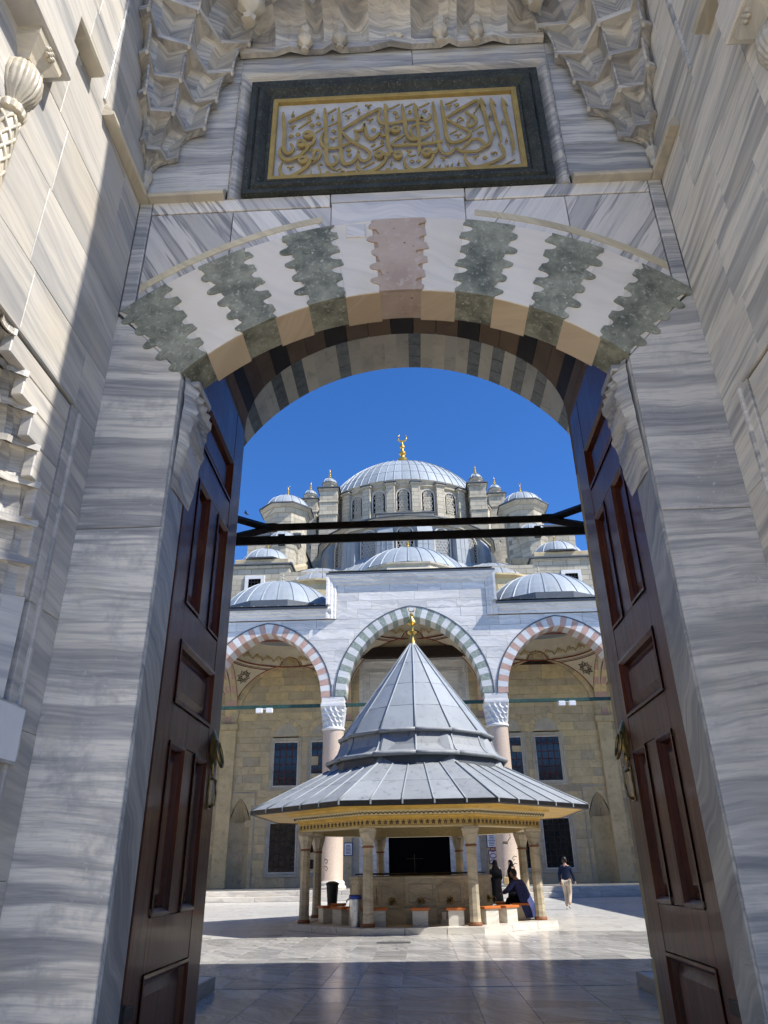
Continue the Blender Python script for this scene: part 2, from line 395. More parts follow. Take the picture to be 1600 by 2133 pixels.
breccia('pink_breccia', (.52, .405, .315), (.41, .30, .225), (.60, .51, .42), scale=.5, rough=.55)
breccia('red_vouss', (.54, .36, .29), (.47, .28, .22), (.62, .48, .42), scale=.7, rough=.6)
breccia('pink_granite', (.56, .45, .35), (.44, .34, .26), (.63, .54, .45), scale=3.0, rough=.5)
breccia('dark_green_stone', (.036, .042, .033), (.012, .014, .012), (.17, .17, .12), scale=1.6, rough=.7)
breccia('dark_vouss', (.10, .11, .095), (.035, .04, .035), (.24, .25, .22), scale=1.5)
stone('limestone', (.60, .485, .295), .18, (.46, .37, .225), spot=.5)
stone('limestone_grey', (.50, .45, .35), .12, (.36, .325, .26), spot=.5)
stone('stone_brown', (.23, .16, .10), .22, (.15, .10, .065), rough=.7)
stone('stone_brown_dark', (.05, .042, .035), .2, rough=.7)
stone('joint_mortar', (.22, .20, .17), .05)
def ashlar_far(name, base, mortar):
    t = NT(name); v = t.coords(0.0)
    sp = t.n.new('ShaderNodeSeparateXYZ'); t.put(sp.inputs[0], v)
    cm = t.n.new('ShaderNodeCombineXYZ'); t.put(cm.inputs[0], t.math('ADD', sp.outputs[0], t.math('MULTIPLY', sp.outputs[1], .83))); t.put(cm.inputs[1], sp.outputs[2])
    br = t.n.new('ShaderNodeTexBrick'); t.lk(cm.outputs[0], br.inputs['Vector']); br.inputs['Scale'].default_value = 1.0
    br.inputs['Mortar Size'].default_value = .022; br.inputs['Brick Width'].default_value = 1.15; br.inputs['Row Height'].default_value = .46; br.inputs['Bias'].default_value = -.1
    br.inputs['Color1'].default_value = tuple(c * 1.08 for c in base) + (1,); br.inputs['Color2'].default_value = tuple(c * .80 for c in base) + (1,); br.inputs['Mortar'].default_value = tuple(mortar) + (1,)
    n1 = t.noise(v, .5, 4, .7); n2 = t.noise(t.vm('MULTIPLY', v, (2.2, 2.2, .5)), 1.0, 4, .7)
    c = t.mix(t.math('MULTIPLY', t.ramp(n1, [(.45, 0.0), (.68, 1.0)]), .5), br.outputs[0], tuple(q * .6 for q in base))
    c = t.mix(t.math('MULTIPLY', t.ramp(n2, [(.56, 0.0), (.7, 1.0)]), .45), c, tuple(q * .42 for q in base))
    t.bump(t.math('ADD', n2, br.outputs['Fac']), .3, .03); t.fin(c, .9, spec=.2)
ashlar_far('ashlar_far', (.50, .45, .35), (.25, .22, .17))
lead('lead'); lead('lead_old', (.29, .31, .325), (.13, .14, .15), streak=.9); lead('lead_dark', (.10, .11, .125), (.05, .055, .06), streak=.4)
lead('lead_pale', (.31, .35, .38), (.17, .195, .215), streak=.5)
wood('door_wood'); wood('door_panel_wood', (.125, .031, .012), (.042, .011, .005)); wood('stool_wood', (.62, .19, .045), (.48, .13, .03), .5, .1, 0)
wood('window_wood', (.13, .03, .02), (.07, .018, .012), .5, .1)
plain('gold_leaf', (.62, .40, .09), .32, .75, .15); plain('gold_paint', (.37, .26, .075), .55, .1, .12, 9.0)
plain('gold_ring', (.50, .34, .10), .4, .5)
plain('brass', (.36, .26, .10), .35, .9, .3, 20)
plain('iron_black', (.022, .020, .019), .5, .3, .2, 9); plain('iron_brown', (.030, .018, .011), .55, .1, .3, 9); plain('green_paint', (.018, .065, .05), .6, 0, .35, 9)
plain('dark_void', (.004, .004, .004), 1.0, 0, .1, spec=.0); plain('window_glass', (.012, .013, .015), .08, 0, .1, spec=.6)
plain('plaster_cream', (.70, .62, .46), .85, 0, .06, 1.5); plain('paint_red', (.26, .07, .035), .8); plain('paint_dark', (.11, .085, .06), .8)
plain('paint_gold', (.58, .42, .15), .7); plain('yellow_paint', (.60, .37, .065), .6, 0, .12, 3); plain('cream_ornament', (.60, .50, .27), .6, 0, .15, 40)
plain('rust_collar', (.22, .085, .035), .6); plain('white_paper', (.80, .80, .80), .7, 0, .02); plain('white_plastic', (.78, .78, .77), .4, 0, .03)
plain('ink_blue', (.06, .09, .20), .6); plain('ink_red', (.35, .05, .07), .6); plain('steel', (.52, .53, .55), .28, .9, .2, 8); plain('blue_bag', (.02, .05, .32), .35)
plain('black_plastic', (.018, .018, .02), .35); plain('cloth_black', (.006, .006, .007), .9, 0, .2, 6, spec=.05); plain('cloth_navy', (.020, .028, .060), .85, 0, .2, 20, spec=.05)
plain('cloth_blue', (.022, .035, .15), .7, 0, .25, 14); plain('cloth_beige', (.52, .43, .33), .85, 0, .1, 20); plain('skin', (.44, .25, .17), .55, 0, .05); plain('hair', (.012, .009, .008), .5)
plain('shoe', (.42, .40, .38), .6); plain('bag_tan', (.42, .30, .14), .7); plain('grate_metal', (.12, .12, .12), .5, .5); plain('mud_green', (.07, .09, .03), .8)
plain('lattice_white', (.52, .49, .43), .8, 0, .1); plain('bird_dark', (.03, .028, .028), .8); plain('groove_dark', (.10, .10, .10), .8)
# ------------------------------------------------------------------ the gateway (foreground)
YG = 4.14                      # front face of the gate wall
XW = 2.16                      # side walls of the portal recess
YF = 1.93                      # front of the portal
YB = 4.47                      # back of the front slab
YI = 6.75                      # courtyard face of the gate wall
gate = thing('portal_gateway', (0, YG, 0), 'grey and white marble portal with striped arch, tall side walls and carved stalactite corners', 'gateway')
A_IN = Arch(0, 4.65, 1.61, 0.705); A_OUT = Arch(0, 5.25, 2.16, 0.87)
def lerp2(a, b, t): return (a[0] + (b[0] - a[0]) * t, a[1] + (b[1] - a[1]) * t)
def in_pt(x): return (x, A_IN.z(x))
def out_pt(x): return (x, A_OUT.z(x))
IN_X = [.155, .42, .70, .95, 1.19, 1.435, 1.609]; OUT_X = [.22, .53, .93, 1.22, 1.59, 1.84, 2.158]
def arc_pts(fn, x0, x1, n=5): return [fn(x0 + (x1 - x0) * i / n) for i in range(n + 1)]
def lobed(p, q, sgn, A=.040, n=5.2, N=110):
    d = Vector(q) - Vector(p); L = d.length; d.normalize(); m = Vector((-d.y, d.x)) * sgn
    out = []
    for i in range(N + 1):
        s = i / N; env = min(1, s * 9, (1 - s) * 9)
        ph = 2 * PI * n * s + .4 + p[0] * 3
        lat = A * ((math.tanh(1.5 * math.sin(ph)) + .20 * math.sin(2 * ph + 1)) * (1 + .35 * math.sin(ph * .37 + p[0] * 9)) - .25) * env + .012 * math.sin(3 * s + p[0] * 5)
        out.append(tuple(Vector(p) + d * L * (s - .006 * math.sin(2 * ph) * env) + m * lat))
    return out
kinds = ['pink_breccia', 'marble_white', 'green_breccia', 'marble_white', 'green_breccia', 'marble_white', 'green_breccia']
for sgn in (-1, 1):
    for k in range(1, 7):
        xi0, xi1, xo0, xo1 = sgn * IN_X[k - 1], sgn * IN_X[k], sgn * OUT_X[k - 1], sgn * OUT_X[k]
        poly = arc_pts(in_pt, xi0, xi1) + arc_pts(out_pt, xo1, xo0)
        gr_ = kinds[k] != 'marble_white'
        v = MB().prism(poly, fxz, YG + (.013 if gr_ else .004), YB - .02, .002).build('voussoir', kinds[k], gate)
        if gr_: MB().prism([lerp2(p, q, .03) for p, q in zip(arc_pts(in_pt, xi0, xi1), arc_pts(out_pt, xo0, xo1))] + arc_pts(out_pt, xo1, xo0), fxz, YG + .002, YG + .0125).build('inlay_bed', 'marble_white', v)
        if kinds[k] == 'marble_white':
            MB().prism(arc_pts(in_pt, xi0, xi1) + arc_pts(lambda x: (x, A_IN.z(x) + .03), xi1, xi0), fxz, YG + .012, YB, .0).build('soffit_bounce_face', 'marble_soffit_bounce', v).location.z = -.004  # underside layer, bounced light painted in as a tan tone
        else:
            fp = lobed(in_pt(xi0), out_pt(xo0), sgn) + arc_pts(out_pt, xo0, xo1)[1:-1] + lobed(in_pt(xi1), out_pt(xo1 if k < 6 else sgn * 2.155), sgn)[::-1] + arc_pts(in_pt, xi1, xi0)[1:-1]
            MB().prism(fp, fxz, YG - .006, YG + .02).build('joggled_face', kinds[k], v)
poly = arc_pts(in_pt, -.155, .155) + arc_pts(out_pt, .22, -.22)
v = MB().prism(poly, fxz, YG + .013, YB - .02, .002).build('voussoir', 'pink_breccia', gate, label='pale pink keystone of the arch')
MB().prism(lobed(in_pt(-.155), out_pt(-.22), -1) + arc_pts(out_pt, -.22, .22)[1:-1] + lobed(in_pt(.155), out_pt(.22), -1)[::-1] + arc_pts(in_pt, .155, -.155)[1:-1], fxz, YG - .006, YG + .02).build('joggled_face', 'pink_breccia', v)
bk_ = [(-2.2, 4.7), (-1.66, 4.7)] + [(x, A_IN.z(x) + .06) for x in [-1.58 + 3.16 * i / 24 for i in range(25)]] + [(1.66, 4.7), (2.2, 4.7), (2.2, 6.44), (-2.2, 6.44)]
MB().prism(bk_, fxz, YG + .05, YB - .03).build('arch_backing', 'marble_bed', gate)
# small repair patch of white marble beside the keystone
MB().box(-.42, -.27, YG - .010, YG + .02, 5.93, 6.07, .003).build('repair_patch', 'marble_pale', gate)
for sgn in (-1, 1):
    mj = 'marble_jamb' if sgn < 0 else 'marble_jamb_r'
    for z0, z1 in ((0, 3.42), (3.42, None)):
        if z1: poly = [(sgn * 1.61, z0 + .002), (sgn * (XW + .02), z0 + .002), (sgn * (XW + .02), z1 - .002), (sgn * 1.61, z1 - .002)]
        else: poly = [(sgn * 1.61, z0 + .002), (sgn * (XW + .02), z0 + .002), (sgn * (XW + .02), 5.235), (sgn * 1.95, 5.02), (sgn * 1.61, 4.645)]
        j = MB().prism(poly, fxz, YG, YB, .005).build('jamb_stone', mj, gate)
    # reveal slab, shows veins running down the passage side
    MB().box(sgn * 1.597, sgn * 1.64, YG + .016, YB + .004, 0, 4.62, .008).build('reveal_slab', 'marble_reveal', gate)
    # carved corbel at the head of the reveal
    rings = []
    for i in range(34):
        t = i / 33; z = 4.66 - .92 * t
        pr = (.105 * math.sin(min(1, t * 4.5) * PI / 2) * (1 - t) ** .75) + .012
        ring = []
        for k in range(13):
            y = YG + .05 + (YB + .10 - YG - .05) * k / 12
            e = min(1, (k + .4) / 2.2)
            rip = .030 * math.sin(t * 30 + k * .9) * math.sin(k * 1.3 + t * 9) * (1 - t) + .010 * math.sin(t * 70 + k * 2.3) * (1 - t)
            ring.append((sgn * (1.60 - pr * e - rip * e), y, z))
        rings.append(ring)
    mb = MB().loft(rings); mb.box(sgn * 1.50, sgn * 1.60, YG + .10, YB + .10, 4.60, 4.655, .01)
    mb.build('carved_corbel', 'marble_muqarnas', gate, smooth='auto')
# spandrel slabs: border strips stand a little proud of the sunk field
low = lambda x: A_OUT.z(x) - .0
def low_arc(x): return A_OUT.z(x)
for sgn in (-1, 1):
    ms = 'marble_spandrel_a' if sgn < 0 else 'marble_spandrel_b'
    for a, b in ((.55, 1.36), (1.366, 2.045)):
        for poly in mono(min(sgn * a, sgn * b), max(sgn * a, sgn * b), 5.2, 6.298, low_arc, 16):
            MB().prism(poly, fxz, YG + .010, YB, .004).build('spandrel_slab', ms, gate)
    for poly in mono(min(sgn * 2.053, sgn * XW), max(sgn * 2.053, sgn * XW), 5.2, 6.44, low_arc, 4):
        MB().prism(poly, fxz, YG, YB, .006).build('border_strip', 'marble_bed', gate)
    MB().box(sgn * .56, sgn * 2.047, YG, YB, 6.305, 6.44, .006).build('border_strip', ms, gate)
    # inlaid yellow band following the arch
    up = [(x, A_OUT.z(x, .128)) for x in [sgn * (.62 + (2.035 - .62) * i / 24) for i in range(25)]]
    dn = [(x, A_OUT.z(x, .066)) for x in [sgn * (.62 + (2.035 - .62) * i / 24) for i in range(25)]]
    MB().prism(up + dn[::-1], fxz, YG + .004, YG + .03).build('inlaid_band', 'marble_yellow', gate)
for poly in mono(-.545, .545, 5.9, 6.34, low_arc, 16):
    MB().prism(poly, fxz, YG + .006, YB, .004).build('spandrel_slab', 'marble_pale', gate)
MB().box(-.552, .552, YG, YB, 6.347, 6.44, .005).build('border_strip', 'marble_pale', gate)
# horizontal moulding at the foot of the inscription
PROF = [(0, 0), (.075, .0), (.085, .014), (.085, .034), (.06, .055), (.045, .085), (.025, .098), (.022, .112), (0, .112)]
def prof(sx): return [(o, l * sx) for o, l in PROF]
MB().moulding([(-XW + .09, YG, 6.428), (-1.44, YG, 6.428)], (0, -1, 0), PROF).build('moulding', 'marble_cream', gate)
MB().moulding([(1.44, YG, 6.428), (XW - .09, YG, 6.428)], (0, -1, 0), PROF).build('moulding', 'marble_cream', gate)
def side_mould(sgn, y0, y1, z, name='moulding', mat='marble_cream', sc=1.0):
    mb = MB()
    ring = lambda y: [(sgn * (XW - o * sc), y, z + l * sc) for o, l in PROF]
    mb.loft([ring(y0), ring(y1)], closed=True, cap=True)
    return mb.build(name, mat, gate)
side_mould(-1, 3.34, YG - .002, 6.428); side_mould(1, 3.66, YG - .002, 6.428)
side_mould(-1, 2.30, 3.09, 6.47, sc=1.3); side_mould(1, 2.30, 3.02, 6.47, sc=1.3)
# wall beside and above the inscription
for sgn in (-1, 1):
    zs = [6.54, 6.93, 7.24, 7.62, 8.02, 8.55]
    for i in range(5):
        MB().box(sgn * 1.432, sgn * (XW - .0), YG + .012, YB, zs[i] + .0015, zs[i + 1] - .0015, .003).build('wall_slab', 'marble_bed', gate)
MB().box(-1.43, .18, YG + .012, YB, 8.105, 8.62, .003).build('wall_slab', 'marble_bed', gate)
MB().box(.184, 1.43, YG + .012, YB, 8.105, 8.62, .003).build('wall_slab', 'marble_bed', gate)
MB().box(-2.16, 2.16, YG + .03, YB, 8.62, 12.6).build('upper_wall', 'marble_bed', gate)
MB().box(-1.43, 1.43, YG + .10, YB, 6.43, 8.11).build('panel_backing', 'marble_bed', gate)
FR = [(0, 0), (0, .018), (.03, .022), (.034, .034), (.018, .06), (-.03, .10), (-.06, .12), (-.06, 0)]
MB().moulding([(-1.425, YG, 6.43), (-1.425, YG, 8.10), (1.425, YG, 8.10), (1.425, YG, 6.43)], (0, -1, 0), [(o, -l) for o, l in FR]).build('panel_surround', 'marble_muqarnas', gate)
# ---- side walls of the recess: ashlar blocks
def side_wall(sgn, mat):
    rng = random.Random(3 if sgn < 0 else 5)
    zs = [0, .62, 1.22, 1.95, 2.55, 2.78]
    def blk(y0, y1, z0, z1):
        t = .26 + rng.uniform(-.002, .002)
        MB().box(sgn * (XW + .002 * rng.random()), sgn * (XW + t), y0 + .0015, y1 - .0015, z0 + .0015, z1 - .0015, .0025).build('wall_block', mat, gate)
    # beside the niche
    z = 0
    for h in (.72, .66, .74, .68, .70, .66): 
        blk(3.78, YG - .0, z, z + h); z += h
    z0 = 4.16
    hs = [.46, .62, .58, .60, .68, .55, .62, .7, .66, .7, .7, .7, .7, .7]
    z = z0; k = 0
    while z < 12.5:
        h = hs[k % len(hs)]
        cuts = [YF, 2.2 + rng.uniform(.5, .95)]
        while cuts[-1] < YG - .75: cuts.append(cuts[-1] + rng.uniform(.55, .95))
        cuts = [c for c in cuts if c < YG - .3] + [YG]
        for a, b in zip(cuts, cuts[1:]): blk(a, b, z, z + h)
        z += h; k += 1
    # niche: plates stepping inward, recess with muqarnas hood
    yc = 2.97; hw = .79
    base = [(-.75, 0), (-.68, .09), (-.62, .20), (-.56, .24), (-.52, .37), (-.42, .36), (-.34, .42), (-.26, .42), (-.2, .50), (-.1, .46), (0, .50), (.1, .46), (.2, .50), (.26, .42), (.34, .42), (.42, .36), (.52, .37), (.56, .24), (.62, .20), (.68, .09), (.75, 0)]
    lev = [(2.80, 1.0, 1.0), (3.02, .97, .92), (3.24, .92, .80), (3.46, .84, .66), (3.66, .72, .52), (3.84, .56, .38), (3.99, .36, .24), (4.13, .10, .05)]
    pl = lambda k: [(y * lev[k][1], d * lev[k][2]) for y, d in base]
    for k in range(7):
        z0, z1 = lev[k][0], lev[k + 1][0]; A, B = pl(k), pl(k + 1)
        for i in range(len(base) - 1):
            if i % 2 == 0 or True:
                mb = MB(); rings = []
                for t in [j / 7 for j in range(8)]:
                    s = 1 - math.cos(t * PI / 2) ; zz = z0 + (z1 - z0 - .03) * math.sin(t * PI / 2) ** .85
                    ring = []
                    for u in [j / 6 for j in range(7)]:
                        a = lerp2(A[i], A[i + 1], u); b = lerp2(B[i], B[i + 1], u); p = lerp2(a, b, s)
                        ring.append((sgn * (XW + .014 + p[1] + .030 * math.sin(PI * u) * math.sin(PI * min(1, t * 1.15)) ** .7), yc + p[0], zz))
                    rings.append(ring)
                mb.loft(rings).build('muqarnas_cell', 'marble_muqarnas', gate)
        mb = MB()
        mb.loft([[(sgn * (XW + d - .004), yc + y, z1 - .034) for y, d in B], [(sgn * (XW + d - .016), yc + y, z1 - .034) for y, d in B], [(sgn * (XW + d - .016), yc + y, z1 + .008) for y, d in B], [(sgn * (XW + d + .03), yc + y, z1 + .008) for y, d in B]])
        mb.build('muqarnas_band', 'marble_muqarnas', gate)
        h1 = .75 * lev[k + 1][1]
        for a, b in ((yc - hw, yc - h1), (yc + h1, yc + hw)):
            MB().box(sgn * (XW + .003), sgn * (XW + .07), a, b, z0 + .002, z1, .006).build('niche_plate', mat, gate)
    A = pl(0)
    for i in range(len(A) - 1):
        a, b = A[i], A[i + 1]
        MB().loft([[(sgn * (XW + a[1]), yc + a[0], z), (sgn * (XW + b[1]), yc + b[0], z)] for z in (0, 2.80)]).build('niche_facet', mat, gate)
    for i in (4, 8, 12, 16):
        MB().lathe([(.0, -.10), (.016, -.095), (.03, -.07), (.022, -.05), (.038, -.02), (.03, .02), (.034, .05)], (sgn * (XW + A[i][1] - .012), yc + A[i][0], 2.9), 8).build('pendant', 'marble_cream', gate)
    MB().box(sgn * (XW - .018), sgn * (XW + .02), 3.86, 3.895, 0, 4.14, .006).build('fillet', mat, gate)
    MB().box(sgn * (XW - .012), sgn * (XW + .02), yc - hw, yc + hw + .06, 4.145, 4.175, .006).build('fillet', mat, gate)
    MB().box(sgn * (XW - .014), sgn * (XW + .02), 3.30, 3.345, 6.56, 12.0, .006).build('fillet', 'marble_bed', gate)
    # colonnette with braided shaft and fluted urn
    cx, cy = sgn * (XW - .005), 2.50
    MB().lathe([(.062, 0), (.062, 4.0), (.06, 5.16), (.05, 5.20)], (cx, cy, 0), 24).build('colonnette_shaft', 'marble_cream', gate, smooth='auto')
    mb = MB()
    for s2 in (-1, 1):
        for q in range(6):
            mb.tube([(cx + .064 * math.cos(q * 2 * PI / 6 + s2 * z * 8), cy + .064 * math.sin(q * 2 * PI / 6 + s2 * z * 8), z) for z in [3.6 + i * .03 for i in range(53)]], .011, 5)
    mb.build('braid', 'marble_cream', gate, smooth=True)
    MB().lathe([(.04, 5.19), (.075, 5.20), (.082, 5.235), (.065, 5.27), (.045, 5.29), (.06, 5.32), (.10, 5.38), (.118, 5.46), (.112, 5.54), (.08, 5.60), (.06, 5.62)], (cx, cy, 0), 96, rf=lambda a, z: 1 + .085 * abs(math.sin(a * 11)) if z > 5.28 else 1 + .10 * abs(math.sin(a * 6))).build('fluted_urn', 'marble_cream', gate, smooth='auto')
    MB().loft([[(cx + dx * r, cy + dy * r, z) for dx, dy in ((-1, -1), (1, -1), (1, 1), (-1, 1))] for r, z in ((.065, 5.615), (.075, 5.65), (.13, 5.74), (.135, 5.80))], closed=True, cap=True).build('colonnette_capital', 'marble_cream', gate)
    mb = MB()
    for q in range(7):
        a = q * 2 * PI / 6; r = .03 if q < 6 else 0
        mb.lathe([(.0, -.017), (.017, -.01), (.019, .0), (.0, .017)], (cx - sgn * .125, cy + r * math.cos(a), 5.75 + r * math.sin(a)), 8)
    mb.build('rosette', 'marble_cream', gate, smooth=True)
    MB().box(cx - .16, cx + .16, YF, 2.70, 5.80, 6.10, .012).build('colonnette_block', mat, gate)
    MB().box(cx - .14, cx + .14, YF, 2.66, 6.102, 6.47, .012).build('colonnette_block', mat, gate)
    # the mass of the pylon behind the facing
    MB().box(sgn * (XW + .55), sgn * 24, YF, YI, 0, 13.2).build('pylon_wall', 'marble_wall', gate)
    MB().box(sgn * (XW + .27), sgn * (XW + .56), YF, YI, 4.15, 13.2).build('pylon_wall', 'marble_wall', gate)
    MB().box(sgn * (XW + .27), sgn * (XW + .56), 3.76, YI, 0, 4.15).build('pylon_wall', 'marble_wall', gate)
    MB().box(sgn * XW, sgn * (XW + .56), YF, 2.20, 0, 4.15).build('pylon_wall', 'marble_wall', gate)
side_wall(-1, 'marble_wall'); side_wall(1, 'marble_wall_r')
# hood of the portal and the head of its opening
hood = Arch(0, 10.6, 2.16, 2.3)
ts = [i / 20 for i in range(21)]
MB().prism([hood.p(t) for t in ts] + [(2.72, 10.6), (2.72, 14), (-2.72, 14), (-2.72, 10.6)], fxz, YF, 2.4).build('portal_arch', 'marble_wall', gate)
MB().box(-2.7, 2.7, 2.4, YI, 12.95, 13.3).build('hood_vault', 'marble_wall', gate)
# ---- corner stalactites
def corner(sgn):
    Z = [6.64, 6.98, 7.32, 7.68, 8.06, 8.48, 9.0, 9.6]
    RX = [.03, .26, .46, .54, .66, .80, 1.12, 1.6]; RY = [.03, .22, .40, .52, .66, .80, 1.12, 1.6]
    def curve(k, n, zig):
        out = []
        for i in range(n + 1):
            g = PI / 2 * i / n; x, y = RX[k] * math.sin(g) ** 2.5, RY[k] * math.cos(g) ** 2.5
            o = (zig if i % 2 else -zig * .4) * (0 if i in (0, n) else 1) * min(1, RX[k] * 2)
            out.append((max(0, x + o), max(0, y + o)))
        return out
    W = lambda p, z: (sgn * (XW - p[0]), YG - p[1], z)
    for k in range(7):
        n = 6
        A, B = curve(k, n, .07), curve(k + 1, n, .07); z0, z1 = Z[k], Z[k + 1]
        for i in range(n):
            rings = []
            for t in [j / 5 for j in range(6)]:
                s = (1 - math.cos(t * PI / 2)) ** 1.25; zz = z0 + (z1 - z0 - .05) * math.sin(t * PI / 2) ** .8
                ring = []
                for ju, u in enumerate([j / 4 for j in range(5)]):
                    a = lerp2(A[i], A[i + 1], u); b = lerp2(B[i], B[i + 1], u); p = lerp2(a, b, s)
                    f = .12 * min(1, .4 + k * .2) * (1 - abs(2 * u - 1)) * (1 - .35 * t)
                    ring.append(W((max(0, p[0] - f * .72), max(0, p[1] - f * .72)), zz))
                rings.append(ring)
            MB().loft(rings).build('muqarnas_cell', 'marble_muqarnas', gate)
        o = lambda P, d: [(max(0, x + d * .7), max(0, y + d * .7)) for x, y in P]
        MB().loft([[W(p, z1 - .055) for p in o(B, -.20)], [W(p, z1 - .055) for p in o(B, .010)], [W(p, z1 - .012) for p in o(B, .018)], [W(p, z1 + .004) for p in o(B, -.20)]]).build('muqarnas_band', 'marble_muqarnas', gate)
        if 0 < k < 6:
            for i in range(1, n, 2):
                q0, q1 = B[i], (lerp2(B[i], curve(k + 2, n, .055)[i], .5) if k < 6 else B[i])
                pts = [W(lerp2(q0, q1, (j / 5) ** 2.2 * .6), z1 + (Z[min(7, k + 2)] - z1) * .7 * j / 5) for j in range(6)]
                MB().tube(pts, .013, 6).build('rib', 'marble_muqarnas', gate, smooth=True)
                c_ = W(o([q0], .0)[0], z1 - .055); MB().lathe([(.0, -.05), (.012, -.04), (.02, -.015), (.014, .005)], c_, 6).build('drop', 'marble_cream', gate)
    core = [[W((x * .55, y * .55), Z[k] + .12) for x, y in curve(k, 8, 0)] for k in range(8)]
    MB().loft(core).build('muqarnas_core', 'marble_muqarnas', gate)
    MB().lathe([(.0, 0), (.02, .01), (.035, .05), (.03, .10), (.045, .14), (.05, .20)], (sgn * (XW - .03), YG - .03, 6.55), 8).build('pendant', 'marble_cream', gate)
corner(-1); corner(1)
# ---- stalactite cornice above the inscription
xs = [-1.45, -1.12, -.82, -.655, -.49, -.22, .18, .45, .62, .79, 1.10, 1.42]
for k, (z0, z1, d0, d1) in enumerate(((8.42, 8.82, .02, .30), (8.82, 9.25, .34, .75), (9.25, 9.8, .8, 1.3))):
    for i in range(len(xs) - 1):
        rings = []
        ya = .0 if i % 2 == 0 else .05
        for t in [j / 8 for j in range(9)]:
            s = 1 - math.cos(t * PI / 2); zz = z0 + (z1 - z0 - .05) * math.sin(t * PI / 2) ** .85
            ring = []
            for u in [j / 8 for j in range(9)]:
                zig = .07 * (1 - abs(2 * u - 1)) * (1 if i % 2 else -1)
                dd = d0 + (d1 - d0) * s + zig * min(1, d0 * 20 if k else t * 2) - .07 * math.sin(PI * u) * math.sin(PI * min(1, t * 1.1)) ** .8
                ring.append((xs[i] + (xs[i + 1] - xs[i]) * u, YG - max(.0, dd), zz))
            rings.append(ring)
        MB().loft(rings).build('muqarnas_cell', 'marble_muqarnas', gate)
        zg = lambda u: .07 * (1 - abs(2 * u - 1)) * (1 if i % 2 else -1)
        us = (0, .5, 1)
        ln = lambda off, z: [(xs[i] + (xs[i + 1] - xs[i]) * u, YG - (d1 + zg(u) + off), z) for u in us]
        MB().loft([ln(-.04, z1 - .055), ln(.012, z1 - .055), ln(.025, z1 - .005), ln(-.03, z1 + .01)]).build('muqarnas_band', 'marble_muqarnas', gate)
        if k == 0:
            ln0 = lambda off, z: [(xs[i] + (xs[i + 1] - xs[i]) * u, YG - (off + max(0, zg(u)) * .6), z) for u in us]
            MB().loft([ln0(0, 8.36), ln0(.05, 8.365), ln0(.06, 8.42), ln0(0, 8.44)]).build('muqarnas_band', 'marble_muqarnas', gate)
def pendant(x, y, z, s):
    MB().lathe([(.0, -.155), (.028, -.15), (.036, -.125), (.016, -.105), (.02, -.085), (.05, -.06), (.068, -.02), (.064, .03), (.045, .07), (.055, .10), (.05, .16)], (0, 0, 0), 20, rf=lambda a, z: 1 + .10 * math.sin(a * 7 + z * 20)).build('pendant', 'marble_cream', gate, smooth='auto', local=True).matrix_local = Matrix.Translation((x, y - YG, z)) @ Matrix.Scale(s, 4)
for x, z in ((-.82, 8.42), (-.49, 8.43), (.45, 8.45), (.79, 8.43)): pendant(x, YG - .10, z, 1.05)
for sgn in (-1, 1): pendant(sgn * 1.30, YG - .34, 8.62, 1.9)
mb = MB()
for q in range(9): mb.tube([(.02 + .09 * math.cos(q * 2 * PI / 9) * r, YG - .05 - .01 * math.sin(r * 3), 8.49 + .055 * math.sin(q * 2 * PI / 9) * r) for r in (.15, .5, .8, 1)], [.012, .02, .018, .006], 6)
mb.build('carved_flower', 'marble_cream', gate, smooth=True)
# ---- passage behind the doors
PV = lambda x: 5.9 + 1.25 * math.sqrt(max(0, 1 - (x / 1.8) ** 2))
angs = [PI - i * PI / 21 for i in range(22)]
vp = lambda a, o=0: ((1.8 + o) * math.cos(a), 5.9 + (1.25 + o) * math.sin(a))
for i in range(21):
    a0, a1 = angs[i], angs[i + 1]
    for (y0, y1) in ((YB + .003, 5.5), (5.504, YI)):
        poly = [vp(a0 - .002), vp((a0 + a1) / 2), vp(a1 + .002), vp(a1 + .002, .45), vp(a0 - .002, .45)]
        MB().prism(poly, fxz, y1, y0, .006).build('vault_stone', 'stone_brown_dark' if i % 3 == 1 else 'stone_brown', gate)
for sgn in (-1, 1):
    z = 0; k = 0
    for h in (.75, .7, .72, .74, .7, .76, .75, .78):
        cuts = (YB, 5.35, YI) if k % 2 else (YB, 5.9, YI)
        for a, b in zip(cuts, cuts[1:]):
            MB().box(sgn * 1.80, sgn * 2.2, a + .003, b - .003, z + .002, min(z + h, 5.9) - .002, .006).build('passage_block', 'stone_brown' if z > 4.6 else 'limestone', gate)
        z += h; k += 1
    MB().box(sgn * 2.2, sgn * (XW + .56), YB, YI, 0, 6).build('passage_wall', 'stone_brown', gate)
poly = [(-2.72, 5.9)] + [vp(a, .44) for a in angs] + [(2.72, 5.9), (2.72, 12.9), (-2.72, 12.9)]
MB().prism(poly, fxz, YB + .02, YI - .02).build('passage_wall', 'stone_brown', gate)
